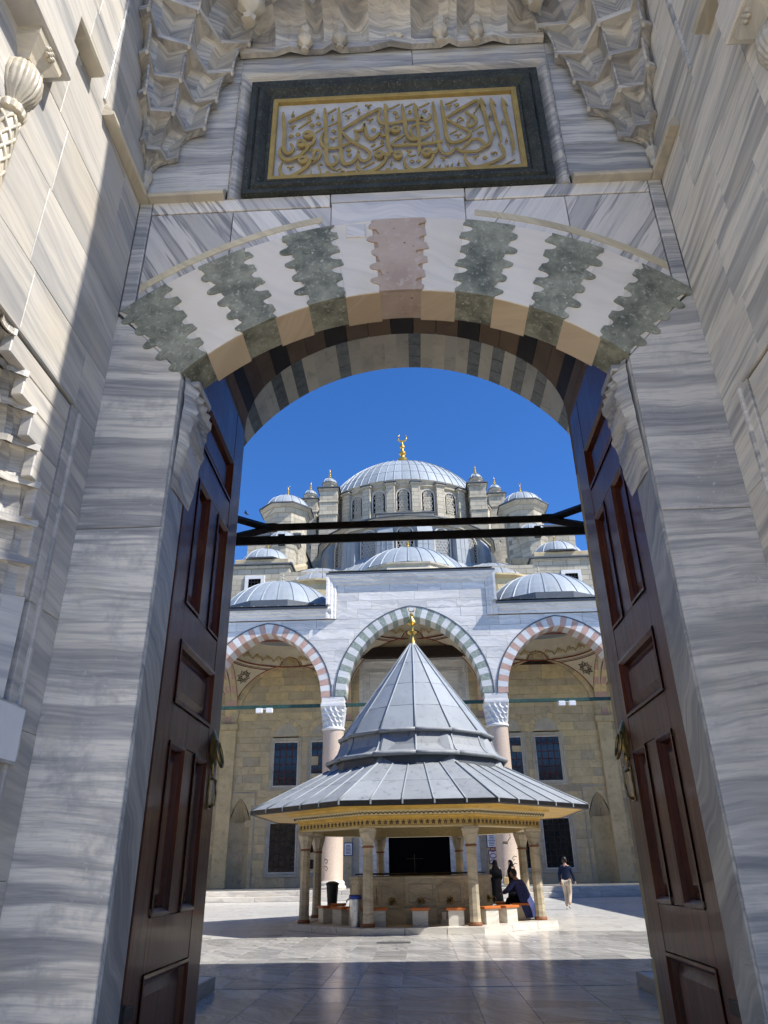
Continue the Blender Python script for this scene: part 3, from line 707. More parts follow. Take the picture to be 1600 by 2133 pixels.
# ---- inscription panel
pan = thing('inscription_panel', (0, YG, 6.45), 'dark green framed panel with raised gilded calligraphy above the arch', 'sign')
ring = [(-1.10, YG, 6.645), (-1.10, YG, 7.715), (1.10, YG, 7.715), (1.10, YG, 6.645)]
PF = [(-.05, -.003), (.012, 0), (.02, -.02), (.005, -.035), (.03, -.06), (.055, -.085), (.055, -.12), (.03, -.135), (.045, -.15), (.05, -.20), (-.05, -.20)]
PF = [(o, -l) for o, l in PF]
MB().moulding(ring, (0, -1, 0), PF, closed=True).build('frame', 'dark_green_stone', pan)
MB().moulding(ring, (0, -1, 0), [(-.05, -.001), (.008, -.001), (.012, -.005), (.012, -.040), (.006, -.046), (-.05, -.046)], closed=True).build('gilded_border', 'gold_paint', pan)
MB().box(-1.07, 1.07, YG + .03, YG + .07, 6.66, 7.70).build('field', 'marble_field', pan)
def ribbon(mb, pts, y0, y1):
    q = catmull([(x / 1000, z / 1000, w / 1000) for x, z, w in pts], 6) if len(pts) > 2 else [Vector((x / 1000, z / 1000, w / 1000)) for x, z, w in pts]
    L, Rr = [], []
    for i, p in enumerate(q):
        d = Vector((q[min(i + 1, len(q) - 1)].x - q[max(i - 1, 0)].x, q[min(i + 1, len(q) - 1)].y - q[max(i - 1, 0)].y))
        if d.length < 1e-6: continue
        d.normalize(); m = Vector((-d.y, d.x)) * max(.003, p.z) / 2
        L.append((p.x + m.x, p.y + m.y)); Rr.append((p.x - m.x, p.y - m.y))
    rings = []
    for a, b in zip(L, Rr): rings.append([(a[0], y0, a[1]), (b[0], y0, b[1]), (b[0], y1, b[1]), (a[0], y1, a[1])])
    mb.loft(rings, closed=True, cap=True)
CAL_MAIN=[[(-1003,7520,18),(-993,7410,34),(-978,7236,34),(-977,7101,34),(-970,7014,34),(-945,6969,32),(-915,6973,32),(-894,7014,27),(-901,7061,26),(-918,7089,14)],[(-737,7224,34),(-709,7154,29),(-720,7094,31),(-754,7057,34),(-790,7080,33)],[(-790,7080,39),(-769,7038,33),(-787,6987,30),(-846,6919,34),(-915,6885,39),(-964,6895,36),(-1001,6950,29),(-1008,7010,25),(-992,7062,10)],[(-762,6886,33),(-745,6853,38),(-763,6796,30),(-822,6730,33),(-897,6673,40),(-954,6677,37),(-990,6730,28),(-995,6788,24),(-980,6857,10)],[(-748,6860,30),(-717,6860,27),(-714,6922,20),(-699,6983,25),(-668,6991,23),(-653,6944,25),(-670,6886,25),(-704,6850,25),(-739,6852,22)],[(-627,7550,18),(-621,7450,34),(-611,7241,34),(-603,7039,33),(-599,6874,33),(-589,6816,33),(-558,6788,32),(-519,6810,30),(-509,6855,25),(-525,6895,25),(-543,6906,14)],[(-554,6787,16),(-552,6755,16),(-522,6728,14)],[(-633,7216,9),(-650,7163,24),(-655,7103,26),(-638,7055,29),(-602,7019,31),(-540,7007,33),(-487,7017,33),(-435,7046,29),(-387,7075,22)],[(-502,7551,20),(-493,7370,34),(-484,7164,34),(-477,6996,33),(-469,6878,34),(-447,6811,39),(-412,6799,36),(-368,6825,30),(-338,6881,27),(-329,6932,12)],[(-471,7244,20),(-384,7320,32),(-248,7434,35),(-143,7503,35),(-121,7519,15)],[(-120,7519,13),(-135,7460,21),(-149,7391,26),(-136,7335,32),(-92,7303,34),(-25,7298,34),(43,7313,34),(111,7329,32),(201,7339,30),(246,7349,26)],[(-471,7230,15),(-428,7152,31),(-374,7081,33),(-307,7023,33),(-242,6958,33),(-221,6905,30),(-233,6854,30),(-268,6827,32),(-303,6846,30),(-321,6893,22),(-325,6939,10)],[(-363,7243,17),(-343,7193,29),(-329,7138,26),(-347,7099,23),(-383,7078,14)],[(-341,7213,23),(-303,7217,26),(-281,7257,24),(-268,7305,16),(-261,7228,29),(-253,7159,31),(-228,7110,35),(-188,7107,31),(-143,7164,26),(-129,7170,17),(-117,7135,28),(-81,7146,28)],[(-88,7559,18),(-82,7477,34),(-76,7302,34),(-70,7131,33),(-65,7031,33),(-49,6931,33),(-28,6906,33)],[(-87,7557,14),(-69,7519,21),(-55,7471,7)],[(-120,6910,33),(-85,6888,39),(-46,6893,34)],[(-83,6875,32),(-95,6811,28),(-148,6738,30),(-213,6692,35),(-269,6678,37),(-312,6712,30),(-331,6765,25),(-325,6828,10)],[(-54,7184,17),(-12,7235,23)],[(74,7134,13),(33,7097,26),(-16,7060,23),(-29,7028,25),(-4,6998,31),(79,6999,33),(189,7003,33),(320,7014,33),(409,7028,22)],[(67,7554,18),(74,7464,34),(86,7324,34),(91,7200,34),(100,7132,33),(130,7082,34),(173,7064,25),(209,7066,11)],[(176,7560,16),(186,7472,32),(197,7339,32),(201,7178,32),(203,7020,31),(201,6927,27),(190,6861,7)],[(180,7549,13),(202,7504,15),(214,7466,7)],[(234,7402,12),(239,7356,28),(267,7319,30),(302,7337,28),(313,7382,23),(301,7410,11)],[(300,7253,8),(241,7276,24),(190,7274,27),(147,7238,24),(133,7183,25),(151,7118,30),(191,7077,32),(242,7092,31),(301,7131,26),(340,7167,8)],[(344,7569,20),(352,7425,33),(362,7261,33),(368,7101,32),(373,6976,32),(389,6901,30),(428,6866,33),(474,6882,28),(512,6934,23),(520,6949,11)],[(299,6895,31),(331,6881,30),(359,6934,18)],[(318,6857,26),(299,6798,26),(239,6724,28),(177,6681,33),(125,6678,36),(86,6724,28),(70,6785,23),(85,6850,8)],[(419,7570,22),(428,7419,33),(436,7288,33),(440,7127,32),(451,7051,32),(481,7004,31),(526,7000,31),(585,7028,31),(638,7074,29),(649,7117,26),(611,7165,27),(540,7228,27),(476,7291,24),(452,7316,19)],[(453,7332,19),(542,7410,30),(653,7494,33),(729,7546,31),(749,7519,22),(735,7447,12),(700,7377,9)],[(622,7410,14),(657,7361,28),(697,7325,28),(714,7272,24),(689,7222,26),(651,7205,26),(633,7233,22),(648,7284,16),(668,7328,12)],[(518,6940,18),(544,6895,28),(592,6878,30),(653,6876,30),(693,6877,30),(736,6911,30),(792,6950,32),(817,7004,32),(819,7079,31),(808,7194,31),(792,7370,32),(775,7517,32),(772,7578,13)],[(776,7574,14),(796,7522,16),(813,7470,5)],[(569,6912,11),(606,6970,21),(651,7023,24),(697,7037,27),(736,7016,27),(761,6971,23),(767,6933,13)],[(590,6855,19),(589,6777,23),(606,6721,28),(651,6687,33),(712,6690,33),(803,6725,30),(879,6773,30),(915,6812,28),(916,6873,28),(897,6936,25),(881,6965,14)],[(860,7577,13),(866,7496,31),(876,7363,32),(892,7206,31),(904,7104,29),(907,7041,23),(897,6985,7)],[(863,7567,14),(884,7515,16),(902,7470,5)],[(962,7575,13),(968,7501,31),(978,7374,32),(989,7224,33),(1002,7052,32),(1005,6940,29),(1001,6867,20),(991,6810,6)],[(965,7562,14),(989,7506,16),(1003,7461,5)]]
CAL_SMALL=[[(-951,7391,12),(-835,7470,15),(-717,7549,15)],[(-945,7375,12),(-833,7445,15),(-721,7515,15)],[(-856,7288,11),(-802,7343,14),(-747,7397,15)],[(-699,7224,11),(-670,7254,14),(-642,7284,15)],[(-598,7480,12),(-561,7511,15),(-524,7542,15)],[(-590,7302,11),(-550,7328,14),(-510,7354,15)],[(-469,7487,12),(-402,7528,15),(-335,7569,15)],[(-48,7499,12),(-2,7529,15),(45,7559,15)],[(96,7512,12),(129,7534,15),(163,7557,15)],[(-215,7006,11),(-196,7019,14),(-177,7033,14)],[(-198,6952,11),(-152,6986,14),(-105,7021,14)],[(-286,6736,11),(-236,6770,13),(-186,6805,14)],[(223,7496,11),(268,7525,14),(313,7555,14)],[(455,7520,11),(508,7549,14),(561,7578,14)],[(475,7118,10),(505,7138,13),(535,7158,14)],[(864,6667,10),(932,6709,12),(1001,6752,13)],[(667,7141,10),(718,7179,13),(770,7216,14)],[(-424,6705,11),(-384,6706,13),(-344,6708,14)],[(-759,7323,5),(-735,7327,45),(-712,7331,5)],[(-703,7340,5),(-679,7343,45),(-656,7347,5)],[(-941,7190,5),(-918,7194,44),(-894,7197,5)],[(-881,7209,5),(-858,7213,44),(-835,7217,5)],[(-565,7229,5),(-542,7233,44),(-518,7236,5)],[(-607,6697,5),(-585,6700,42),(-562,6704,5)],[(-20,7438,5),(3,7442,45),(27,7446,5)],[(-1,7381,5),(22,7384,45),(46,7388,5)],[(-214,7225,5),(-191,7229,44),(-168,7233,5)],[(-431,6968,5),(-409,6971,43),(-386,6975,5)],[(-424,6908,5),(-402,6912,43),(-379,6915,5)],[(-95,6698,5),(-73,6701,41),(-51,6705,5)],[(-33,6693,5),(-11,6697,41),(11,6700,5)],[(466,7497,5),(488,7500,42),(510,7504,5)],[(534,7505,5),(556,7508,42),(579,7512,5)],[(246,7442,5),(268,7445,42),(291,7449,5)],[(113,6789,5),(134,6792,39),(156,6795,5)],[(168,6791,5),(189,6794,39),(211,6797,5)],[(730,6785,5),(751,6789,39),(773,6792,5)],[(-911,7534,5),(-916,7499,13),(-915,7468,26),(-901,7484,7)],[(-684,7487,5),(-690,7452,13),(-690,7422,25),(-676,7437,7)],[(-551,7448,5),(-557,7414,13),(-557,7384,25),(-543,7398,7)],[(-723,6739,5),(-728,6708,12),(-728,6681,23),(-715,6694,6)],[(-316,7521,5),(-322,7486,13),(-323,7456,25),(-308,7471,7)],[(-320,6994,5),(-326,6962,12),(-327,6933,24),(-313,6947,7)],[(-38,6817,5),(-44,6785,12),(-46,6758,23),(-32,6771,6)],[(89,7102,5),(82,7069,12),(81,7041,24),(95,7055,7)],[(533,6778,5),(526,6748,11),(524,6723,22),(537,6735,6)],[(846,7375,5),(838,7343,12),(835,7315,23),(849,7329,6)],[(952,7289,5),(943,7257,12),(940,7229,23),(954,7243,6)],[(867,7148,5),(859,7117,11),(855,7090,23),(870,7103,6)],[(960,7040,5),(952,7009,11),(949,6983,22),(963,6996,6)],[(-942,7326,8),(-921,7329,16),(-909,7296,13),(-900,7329,11),(-878,7331,7)],[(-574,7137,8),(-554,7140,16),(-542,7108,12),(-532,7140,11),(-511,7142,7)],[(-937,6793,8),(-918,6796,15),(-906,6766,12),(-897,6796,11),(-876,6798,6)],[(-446,7433,8),(-426,7436,16),(-414,7403,13),(-404,7436,12),(-382,7438,7)],[(-266,7560,8),(-246,7563,16),(-235,7529,13),(-224,7563,12),(-202,7565,7)],[(-251,7361,8),(-231,7364,16),(-220,7332,13),(-209,7364,11),(-188,7367,7)],[(253,7215,7),(272,7218,15),(280,7188,12),(292,7218,11),(312,7220,6)],[(517,7099,7),(536,7102,15),(544,7073,11),(556,7102,10),(576,7104,6)],[(375,6814,7),(393,6816,14),(401,6788,11),(413,6816,10),(432,6818,6)],[(646,6811,7),(664,6814,14),(672,6786,11),(684,6814,10),(703,6816,6)],[(-755,7430,10),(-761,7413,10),(-774,7414,10),(-781,7432,10),(-775,7448,10),(-762,7447,10),(-755,7430,10)],[(-718,7001,10),(-723,6986,10),(-736,6986,10),(-742,7003,10),(-737,7019,10),(-724,7018,10),(-718,7001,10)],[(-105,7239,10),(-111,7223,10),(-124,7224,10),(-130,7241,10),(-123,7257,10),(-111,7256,10),(-105,7239,10)],[(-105,7057,10),(-112,7041,10),(-124,7042,10),(-130,7059,10),(-124,7075,10),(-111,7074,10),(-105,7057,10)],[(146,7439,10),(140,7423,10),(128,7424,10),(122,7441,10),(129,7456,10),(141,7455,10),(146,7439,10)],[(-632,6799,10),(-657,6813,19),(-662,6776,14),(-648,6730,15),(-647,6680,7)],[(-514,6717,9),(-475,6743,11),(-466,6711,7)],[(-500,6679,8),(-453,6716,11),(-435,6671,12),(-461,6626,8)],[(90,6933,8),(129,6921,14),(98,6894,12),(127,6859,14),(171,6875,6)],[(710,7132,7),(716,7099,11),(730,7127,8),(734,7098,11),(747,7132,8),(759,7102,12),(763,7127,6)],[(808,6863,7),(813,6832,11),(828,6859,8),(831,6831,11),(844,6863,8),(856,6835,12),(860,6859,6)],[(542,7270,8),(607,7306,11)],[(548,7292,7),(571,7332,12),(606,7294,7)],[(316,7080,6),(326,7073,11),(318,7042,7)],[(439,6989,10),(456,6957,12),(455,6908,7)],[(314,6725,6),(323,6706,9),(326,6674,7)],[(373,6730,6),(358,6710,9),(369,6697,6),(356,6677,10),(384,6681,6)],[(478,6737,6),(463,6717,9),(474,6704,6),(461,6684,10),(489,6688,6)],[(409,6733,6),(415,6700,9),(415,6664,7)],[(412,6715,5),(421,6702,7),(429,6722,6),(436,6704,7),(443,6730,5)]]
CAL_DISC=[(-767,7199,49,53),(-822,7085,45,50),(-798,6875,47,51),(15,6875,43,51),(-146,6894,44,51),(5,7205,44,46),(263,6891,44,50)]
CAL_SLIT=[(-779,7200),(-833,7091),(-807,6878),(17,6877),(-148,6898),(3,7210),(258,6894)]

mb = MB()
for i, s_ in enumerate(CAL_MAIN): ribbon(mb, s_, YG - .014 + .0007 * (i % 13), YG + .004)
for i, (x, z, rx, rz) in enumerate(CAL_DISC):
    mb.prism([((x + rx * math.cos(a)) / 1000, (z + rz * math.sin(a)) / 1000) for a in [k * PI / 12 for k in range(24)]], fxz, YG - .015 - .0004 * i, YG + .004)
mb.build('lettering', 'gold_paint', pan, fix=True)
for i, s_ in enumerate(CAL_SMALL):
    mb = MB(); ribbon(mb, s_, YG - .010 + .0006 * (i % 9), YG + .004); mb.build('diacritic_mark', 'gold_paint', pan)
mb = MB()
for i, (x, z) in enumerate(CAL_SLIT):
    mb.prism([((x + 17 * math.cos(a)) / 1000, (z + 7 * math.sin(a) + 3 * math.cos(a)) / 1000) for a in [k * PI / 8 for k in range(16)]], fxz, YG - .0195, YG - .01)
mb.build('letter_eye', 'groove_dark', pan)
# ---- doors
def door(hx, hy, rz, label, mirror):
    d = thing('door_leaf', (hx, hy, 0), label, 'door', 'open door leaves of the gate', rz=rz)
    W_, HT, T = 1.66, 5.58, .085
    m = -1 if mirror else 1
    # local: x along leaf from hinge to free edge, y = face towards the passage centre (m), z up
    def part(name, x0, x1, z0, z1, f0, f1, mat, c=.006):
        return MB().box(x0, x1, m * f0, m * f1, z0, z1, c).build(name, mat, d, local=True)
    xs_ = (0, .29, .67, .94, 1.31, W_)
    rows = [(.0, .14), (.86, 1.16), (2.22, 2.47), (2.93, 3.20), (4.27, 4.55), (5.00, HT)]     # rails
    part('stile', 0, .29, 0, HT, 0, T, 'door_wood'); part('stile', 1.31, W_, 0, HT, 0, T, 'door_wood')
    for z0, z1 in rows: part('rail', .292, 1.308, z0, z1, .002, T - .002, 'door_wood', .004)
    pr = []
    for (a, b), (c, e) in zip(rows, rows[1:]): pr.append((b, c))
    for k, (z0, z1) in enumerate(pr):
        cells = [(.292, 1.308)] if k in (0, 2, 4) else [(.292, .67), (.94, 1.308)]
        if len(cells) == 2: part('muntin', .672, .938, z0 + .002, z1 - .002, .002, T - .003, 'door_wood', .004)
        for x0, x1 in cells:
            x0 += .002; x1 -= .002; a, b = z0 + .002, z1 - .002
            p = part('panel', x0, x1, a, b, .01, .030, 'door_panel_wood', 0)
            mb = MB()
            R = lambda i, y: [(x0 + i, m * y, a + i), (x1 - i, m * y, a + i), (x1 - i, m * y, b - i), (x0 + i, m * y, b - i)]
            mb.loft([R(0, T + .010), R(.02, T + .012), R(.045, T - .012), R(.05, .03)], closed=True); 
            mb.build('panel_moulding', 'door_wood', p, local=True)
            mb = MB(); mb.loft([R(.075, .03), R(.125, .056), R(.125, .056)], closed=True); mb.add(R(.125, .056), [(0, 1, 2, 3)])
            mb.build('raised_field', 'door_panel_wood', p, local=True)
    part('back_board', .02, W_ - .02, .02, HT - .02, -.03, .009, 'door_wood', 0)
    part('edge_strip', W_ - .07, W_ + .045, 0, 5.34 if mirror else 5.44, -.04, -.002, 'iron_brown', .004)
    # ring knocker and pull plate
    kx, kz, ky = 1.485, 2.33, m * (T + .012)
    k = MB().lathe([(.0, .03), (.05, .028), (.075, .012), (.09, .0)], (0, 0, 0), 20).build('knocker', 'brass', d, smooth='auto', local=True)
    k.matrix_local = Matrix.Translation((kx, m * T, kz)) @ Matrix.Rotation(-m * PI / 2, 4, 'X') @ Matrix.Diagonal((1, 1.75, 1.3, 1))
    tor = MB().tube([(.075 * math.cos(a), .105 * math.sin(a), 0) for a in [i * 2 * PI / 24 for i in range(25)]], .014, 8, cap=False).build('knocker_ring', 'brass', d, smooth=True, local=True)
    tor.matrix_local = Matrix.Translation((kx, m * (T + .06), kz - .04)) @ Matrix.Rotation(PI / 2 + m * .25, 4, 'X')
    mb = MB(); mb.lathe([(.0, -.22), (.014, -.2), (.01, -.17), (.022, -.14), (.02, -.11), (.0, -.09)], (kx, m * (T + .015), kz), 10)
    mb.build('knocker_drop', 'brass', d, smooth=True, local=True)
    mb = MB(); mb.box(kx - .055, kx + .035, m * T, m * (T + .012), 1.86, 2.12, .005); mb.build('pull_plate', 'brass', d, local=True)
    mb = MB(); mb.tube([(kx + .0, m * (T + .008), 2.10), (kx, m * (T + .045), 2.08), (kx, m * (T + .05), 1.98), (kx, m * (T + .045), 1.90), (kx, m * (T + .008), 1.88)], .012, 8)
    mb.build('pull_handle', 'brass', d, smooth=True, local=True)
    for z in (.70, 4.4):
        mb = MB(); mb.box(-.10, .16, m * (T + .001), m * (T + .018), z - .035, z + .035, .004); mb.tube([(-.06, m * (T + .01), z - .06), (-.06, m * (T + .01), z + .06)], .03, 10)
        mb.build('hinge_strap', 'iron_black', d, local=True)
    return d
door(-1.755, 4.70, PI / 2 + .018, 'dark red wooden door leaf with ring knocker, opened against the left passage wall', True)
door(1.785, 4.70, PI / 2 - .012, 'reddish brown wooden door leaf with brass pull, opened against the right passage wall', False)
# paper notice board on the recess wall
nb = thing('notice_board', (-XW + .01, 3.7, 1.95), 'blank white board with pale metal edge on the left marble wall', 'notice')
MB().box(-XW + .004, -XW + .03, 3.44, 3.93, 1.93, 2.23, .004).build('edge_frame', 'steel', nb)
MB().box(-XW + .028, -XW + .034, 3.44, 3.905, 1.945, 2.215, 0).build('sheet', 'white_paper', nb)
# ------------------------------------------------------------------ ground
def grid(name, x0, x1, y0, y1, z, mat, label=None):
    return MB().add([(x0, y0, z), (x1, y0, z), (x1, y1, z), (x0, y1, z)], [(0, 1, 2, 3)])
t = NT('paving_far'); v = t.coords(0.0)
br = t.n.new('ShaderNodeTexBrick'); t.put(br.inputs['Vector'], t.vm('MULTIPLY', v, (1, 1, 1))); br.inputs['Scale'].default_value = 1.0
br.inputs['Mortar Size'].default_value = .006; br.inputs['Brick Width'].default_value = 1.5; br.inputs['Row Height'].default_value = .78
br.inputs['Color1'].default_value = (.56, .55, .52, 1); br.inputs['Color2'].default_value = (.63, .62, .59, 1); br.inputs['Mortar'].default_value = (.40, .39, .37, 1); br.offset = .37
w_ = t.noise(t.vm('MULTIPLY', v, (1.6, .55, 1)), 1.6, 6, .65, 1.2)
c_ = t.mix(t.math('MULTIPLY', t.ramp(w_, [(.52, 0.0), (.66, 1.0)]), .5), br.outputs[0], (.34, .36, .38))
c_ = t.mix(t.math('MULTIPLY', t.ramp(t.noise(v, .35, 4, .6), [(.45, 0.0), (.7, 1.0)]), .2), c_, (.50, .475, .42))
t.bump(t.noise(v, 20, 3, .5), .05, .004); t.fin(c_, .27)
mb = MB(); mb.add([(-60, YI - .1, -.03), (60, YI - .1, -.03), (60, 130, -.03), (-60, 130, -.03)], [(0, 1, 2, 3)])
tag(mb.build('courtyard_floor', 'paving_far'), 'pale marble paving of the courtyard', kind='structure')
cf = bpy.data.objects['courtyard_floor']; cf.location.z = .026
stone('plaza_paving', (.58, .52, .43), .1)
mb = MB(); mb.add([(-400, -400, -.05), (400, -400, -.05), (400, 400, -.05), (-400, 400, -.05)], [(0, 1, 2, 3)])
tag(mb.build('ground', 'plaza_paving'), 'grey stone ground around the mosque', kind='structure')
rng = random.Random(11)
xe = [-9.2, -8.3, -7.5, -6.6, -5.8, -5.05, -4.2, -3.45, -2.75, -2.05, -1.39, -.90, -.30, .61, 1.19, 2.05, 2.78, 3.5, 4.3, 5.1, 5.9, 6.8, 7.6, 8.5]
nsl = 0
for i in range(len(xe) - 1):
    y = 8.2 - rng.uniform(0, .8); ymax = 19.5
    while y < ymax:
        ln = rng.choice((.62, .78, .95, 1.2, 1.5)); xa, xb = xe[i], xe[i + 1]
        lim = .32 * y + .3
        if y > 7 and (min(abs(xa), abs(xb)) < lim) and nsl < 300:
            y1 = y + ln
            seg = [(y, y1)]
            if y < 11.34 < y1: seg = [(y, 11.335), (11.385, y1)] if y1 - 11.385 > .06 and 11.335 - y > .06 else ([(y, 11.335)] if 11.335 - y > .3 else [(11.385, y1)])
            elif y < 11.385 < y1: seg = [(11.385, y1)]
            for a, b in seg:
                MB().box(xa + .003, xb - .003, a + .003, b - .003, -.04, .004 + rng.uniform(-.0012, .0012), .0025).build('paving_slab', rng.choice(('marble_floor', 'marble_floor_b', 'marble_floor')), cf, local=True).location.z = -.026
                nsl += 1
        y += ln
MB().box(-2.76, 2.76, 11.337, 11.383, -.06, -.012).build('drain_slot', 'dark_void', cf, local=True).location.z = -.026
# drain cover in the sunlit paving
gr = thing('drain_cover', (-.62, 17.95, .004), 'small dark rectangular drain cover in the sunlit paving', 'drain cover')
for k in range(7): MB().box(-.97, -.27, 17.80 + k * .05, 17.83 + k * .05, .0, .014, .002).build('grate_bar', 'grate_metal', gr)
MB().box(-.99, -.25, 17.78, 18.15, -.02, .006).build('tray', 'grate_metal', gr)
# ------------------------------------------------------------------ near portico (the side of the court we look out from)
np_ = thing('entrance_portico', (0, 10.6, 0), 'shaded arcade just inside the gate with striped arch stones', 'portico')
NA = Arch(0, 6.57, 3.47, 3.465)
pat = [0, 1, 0, 2, 0, 0, 1, 0, 2, 0, 1, 0, 0, 2, 0, 1, 0, 0, 0, 1, 0, 0, 0, 0, 0, 1, 0, 0, 0, 0, 2, 0, 1, 0, 2, 0, 1, 0, 0, 2, 0, 1, 0, 0, 2, 0, 1, 0, 0]
nv = len(pat)
for i, k in enumerate(pat):
    t0, t1 = i / nv, (i + 1) / nv
    if k == 0:
        MB  # pale stone, sometimes two courses deep
        voussoir(NA, t0, t1, .62, 10.1, 11.1).build('voussoir', 'limestone_grey', np_)
    else:
        for (ya, yb) in ((10.1, 10.42), (10.425, 10.76), (10.765, 11.1)):
            voussoir(NA, t0, t1, .62, ya, yb).build('voussoir', 'dark_vouss', np_)
lowN = lambda x: NA.z(x, .6)
for poly in mono(-24, 24, 6.0, 10.85, lambda x: lowN(x) if abs(x) < 4.06 else 6.0, 240):
    MB().prism(poly, fxz, 10.12, 11.08).build('spandrel_wall', 'limestone_grey', np_)
MB().box(-24, 24, 10.0, 11.12, 10.85, 10.92, .02).build('cornice', 'marble_facade', np_)
for sgn in (-1, 1):
    for cx in (3.95, 9.2, 14.4):
        c = MB().lathe([(.40, .62), (.40, .66), (.36, .74), (.36, 5.3), (.38, 5.35)], (sgn * cx, 10.6, 0), 24).build('column', 'pink_granite', np_, smooth='auto')
        MB().box(sgn * cx - .48, sgn * cx + .48, 10.12, 11.08, .17, .62, .03).build('pedestal', 'marble_step', c)
        MB().lathe([(.38, 5.35), (.42, 5.5), (.5, 5.8), (.56, 6.0)], (sgn * cx, 10.6, 0), 16).build('capital', 'marble_vouss', c)
    # raised platforms at both sides of the walkway
    p = MB().box(sgn * 2.775, sgn * 20, 6.80, 11.18, 0, .17, .012).build('platform', 'marble_step', np_)
    for k, yy in enumerate((7.9, 8.8, 9.55, 10.3)):
        MB().box(sgn * 2.766, sgn * 2.80, yy, yy + .74 if k < 3 else 11.19, .0, .176, .006).build('kerb_stone', 'marble_fountain', p)
    MB().box(sgn * 2.766, sgn * 9.5, 11.185, 11.21, 0, .176, .004).build('kerb_stone', 'marble_step', p)
MB().box(-24, 24, YI + .02, 10.0, 10.6, 10.9).build('roof', 'lead', np_)
MB().box(-24, 24, 2.3, YI - .05, 13.3, 13.5).build('roof', 'lead', gate)
# dark tie beams across the near arch
b1 = thing('tie_beam', (0, 10.2, 6.06), 'lower straight black iron tie beam crossing the arch', 'beam', 'tie beams across the near arch')
MB().box(-3.75, 3.75, 10.18, 10.22, 5.995, 6.135, .006).build('bar', 'iron_black', b1)
for sgn in (-1, 1):
    MB().box(sgn * 2.0 - .05, sgn * 2.0 + .05, 10.155, 10.245, 5.98, 6.155, .004).build('clamp', 'iron_black', b1)
b2 = thing('tie_beam', (0, 11.0, 6.65), 'upper rusty brown tie beam with forked bent ends', 'beam', 'tie beams across the near arch')
MB().box(-2.46, 2.40, 10.98, 11.02, 6.61, 6.735, .006).build('bar', 'iron_brown', b2)
for sgn in (-1, 1):
    for dz in (.20, -.13):
        MB().tube([(sgn * 2.36, 11.0, 6.655), (sgn * 3.75, 11.0, 6.655 + dz * 2.4)], .07, 4).build('fork_arm', 'iron_brown', b2)
    MB().box(sgn * 2.25, sgn * 2.5, 10.965, 11.035, 6.595, 6.745, .004).build('fork_plate', 'iron_brown', b2)
# side ranges of the court: hidden from here, they throw the shade on the paving
for sgn, nm, lb in ((1, 'side_portico', 'right hand arcade range along the courtyard with lead roof'), (-1, 'side_portico', 'left hand arcade range along the courtyard with lead roof')):
    sp = thing(nm, (sgn * 16, 27, 0), lb, 'portico', 'side arcades of the courtyard')
    MB().box(sgn * 13.9, sgn * 20, 11.3, 42.0, 8.6, 9.1, .03).build('roof', 'lead', sp)
    MB().box(sgn * 18.6, sgn * 19.4, 7, 42.0, 0, 8.6).build('back_wall', 'limestone', sp)
    for k in range(5):
        ar = Arch(0, 5.4, 2.5, 2.5); y0 = 14.4 + k * 6.1
        poly = [(y0 + ar.p(i / 14)[0], ar.p(i / 14)[1]) for i in range(15)]
        poly = [(y0 - 3.05, 5.4)] + poly + [(y0 + 3.05, 5.4), (y0 + 3.05, 8.6), (y0 - 3.05, 8.6)]
        MB().prism(poly, fyz, sgn * 14.0, sgn * 14.8).build('arch_wall', 'limestone', sp)
        MB().lathe([(.36, .17), (.36, 5.0), (.45, 5.4)], (sgn * 14.4, y0 + 3.05, 0), 20).build('column', 'pink_granite', sp, smooth='auto')
# ------------------------------------------------------------------ ablution fountain
FX, FY = 0.0, 23.6
fo = thing('ablution_fountain', (FX, FY, 0), 'octagonal marble washing fountain under a tall pointed lead roof with gold finial', 'fountain')
def ngon(ap, n, z, rot=None, c=(FX, FY)):
    """n-gon with apothem ap; a flat side faces -Y unless rot given"""
    R = ap / math.cos(PI / n); r0 = -PI / 2 + PI / n if rot is None else rot
    return [(c[0] + R * math.cos(r0 + 2 * PI * k / n), c[1] + R * math.sin(r0 + 2 * PI * k / n), z) for k in range(n)]
def band(name, prof_, n, mat, parent, rot=None, smooth=False, cap=False):
    return MB().loft([ngon(a, n, z, rot) for a, z in prof_], closed=True, cap=cap).build(name, mat, parent, smooth=smooth)
# platform: one kerb stone run per side
for k in range(8):
    A, B = ngon(3.62, 8, 0)[k], ngon(3.62, 8, 0)[(k + 1) % 8]; a, b = ngon(3.05, 8, 0)[k], ngon(3.05, 8, 0)[(k + 1) % 8]
    for s0, s1 in ((0, .36), (.364, .70), (.704, 1)):
        L = lambda p, q, s: (p[0] + (q[0] - p[0]) * s, p[1] + (q[1] - p[1]) * s)
        poly = [L(A, B, s0 + .001), L(A, B, s1 - .001), L(a, b, s1 - .001), L(a, b, s0 + .001)]
        MB().prism(poly, lambda u, w, d: (u, w, d), .15, 0, .006).build('kerb_stone', 'marble_step', fo)
MB().prism([(p[0], p[1]) for p in ngon(3.06, 8, 0)], lambda u, w, d: (u, w, d), .13, 0).build('platform', 'marble_fountain', fo)
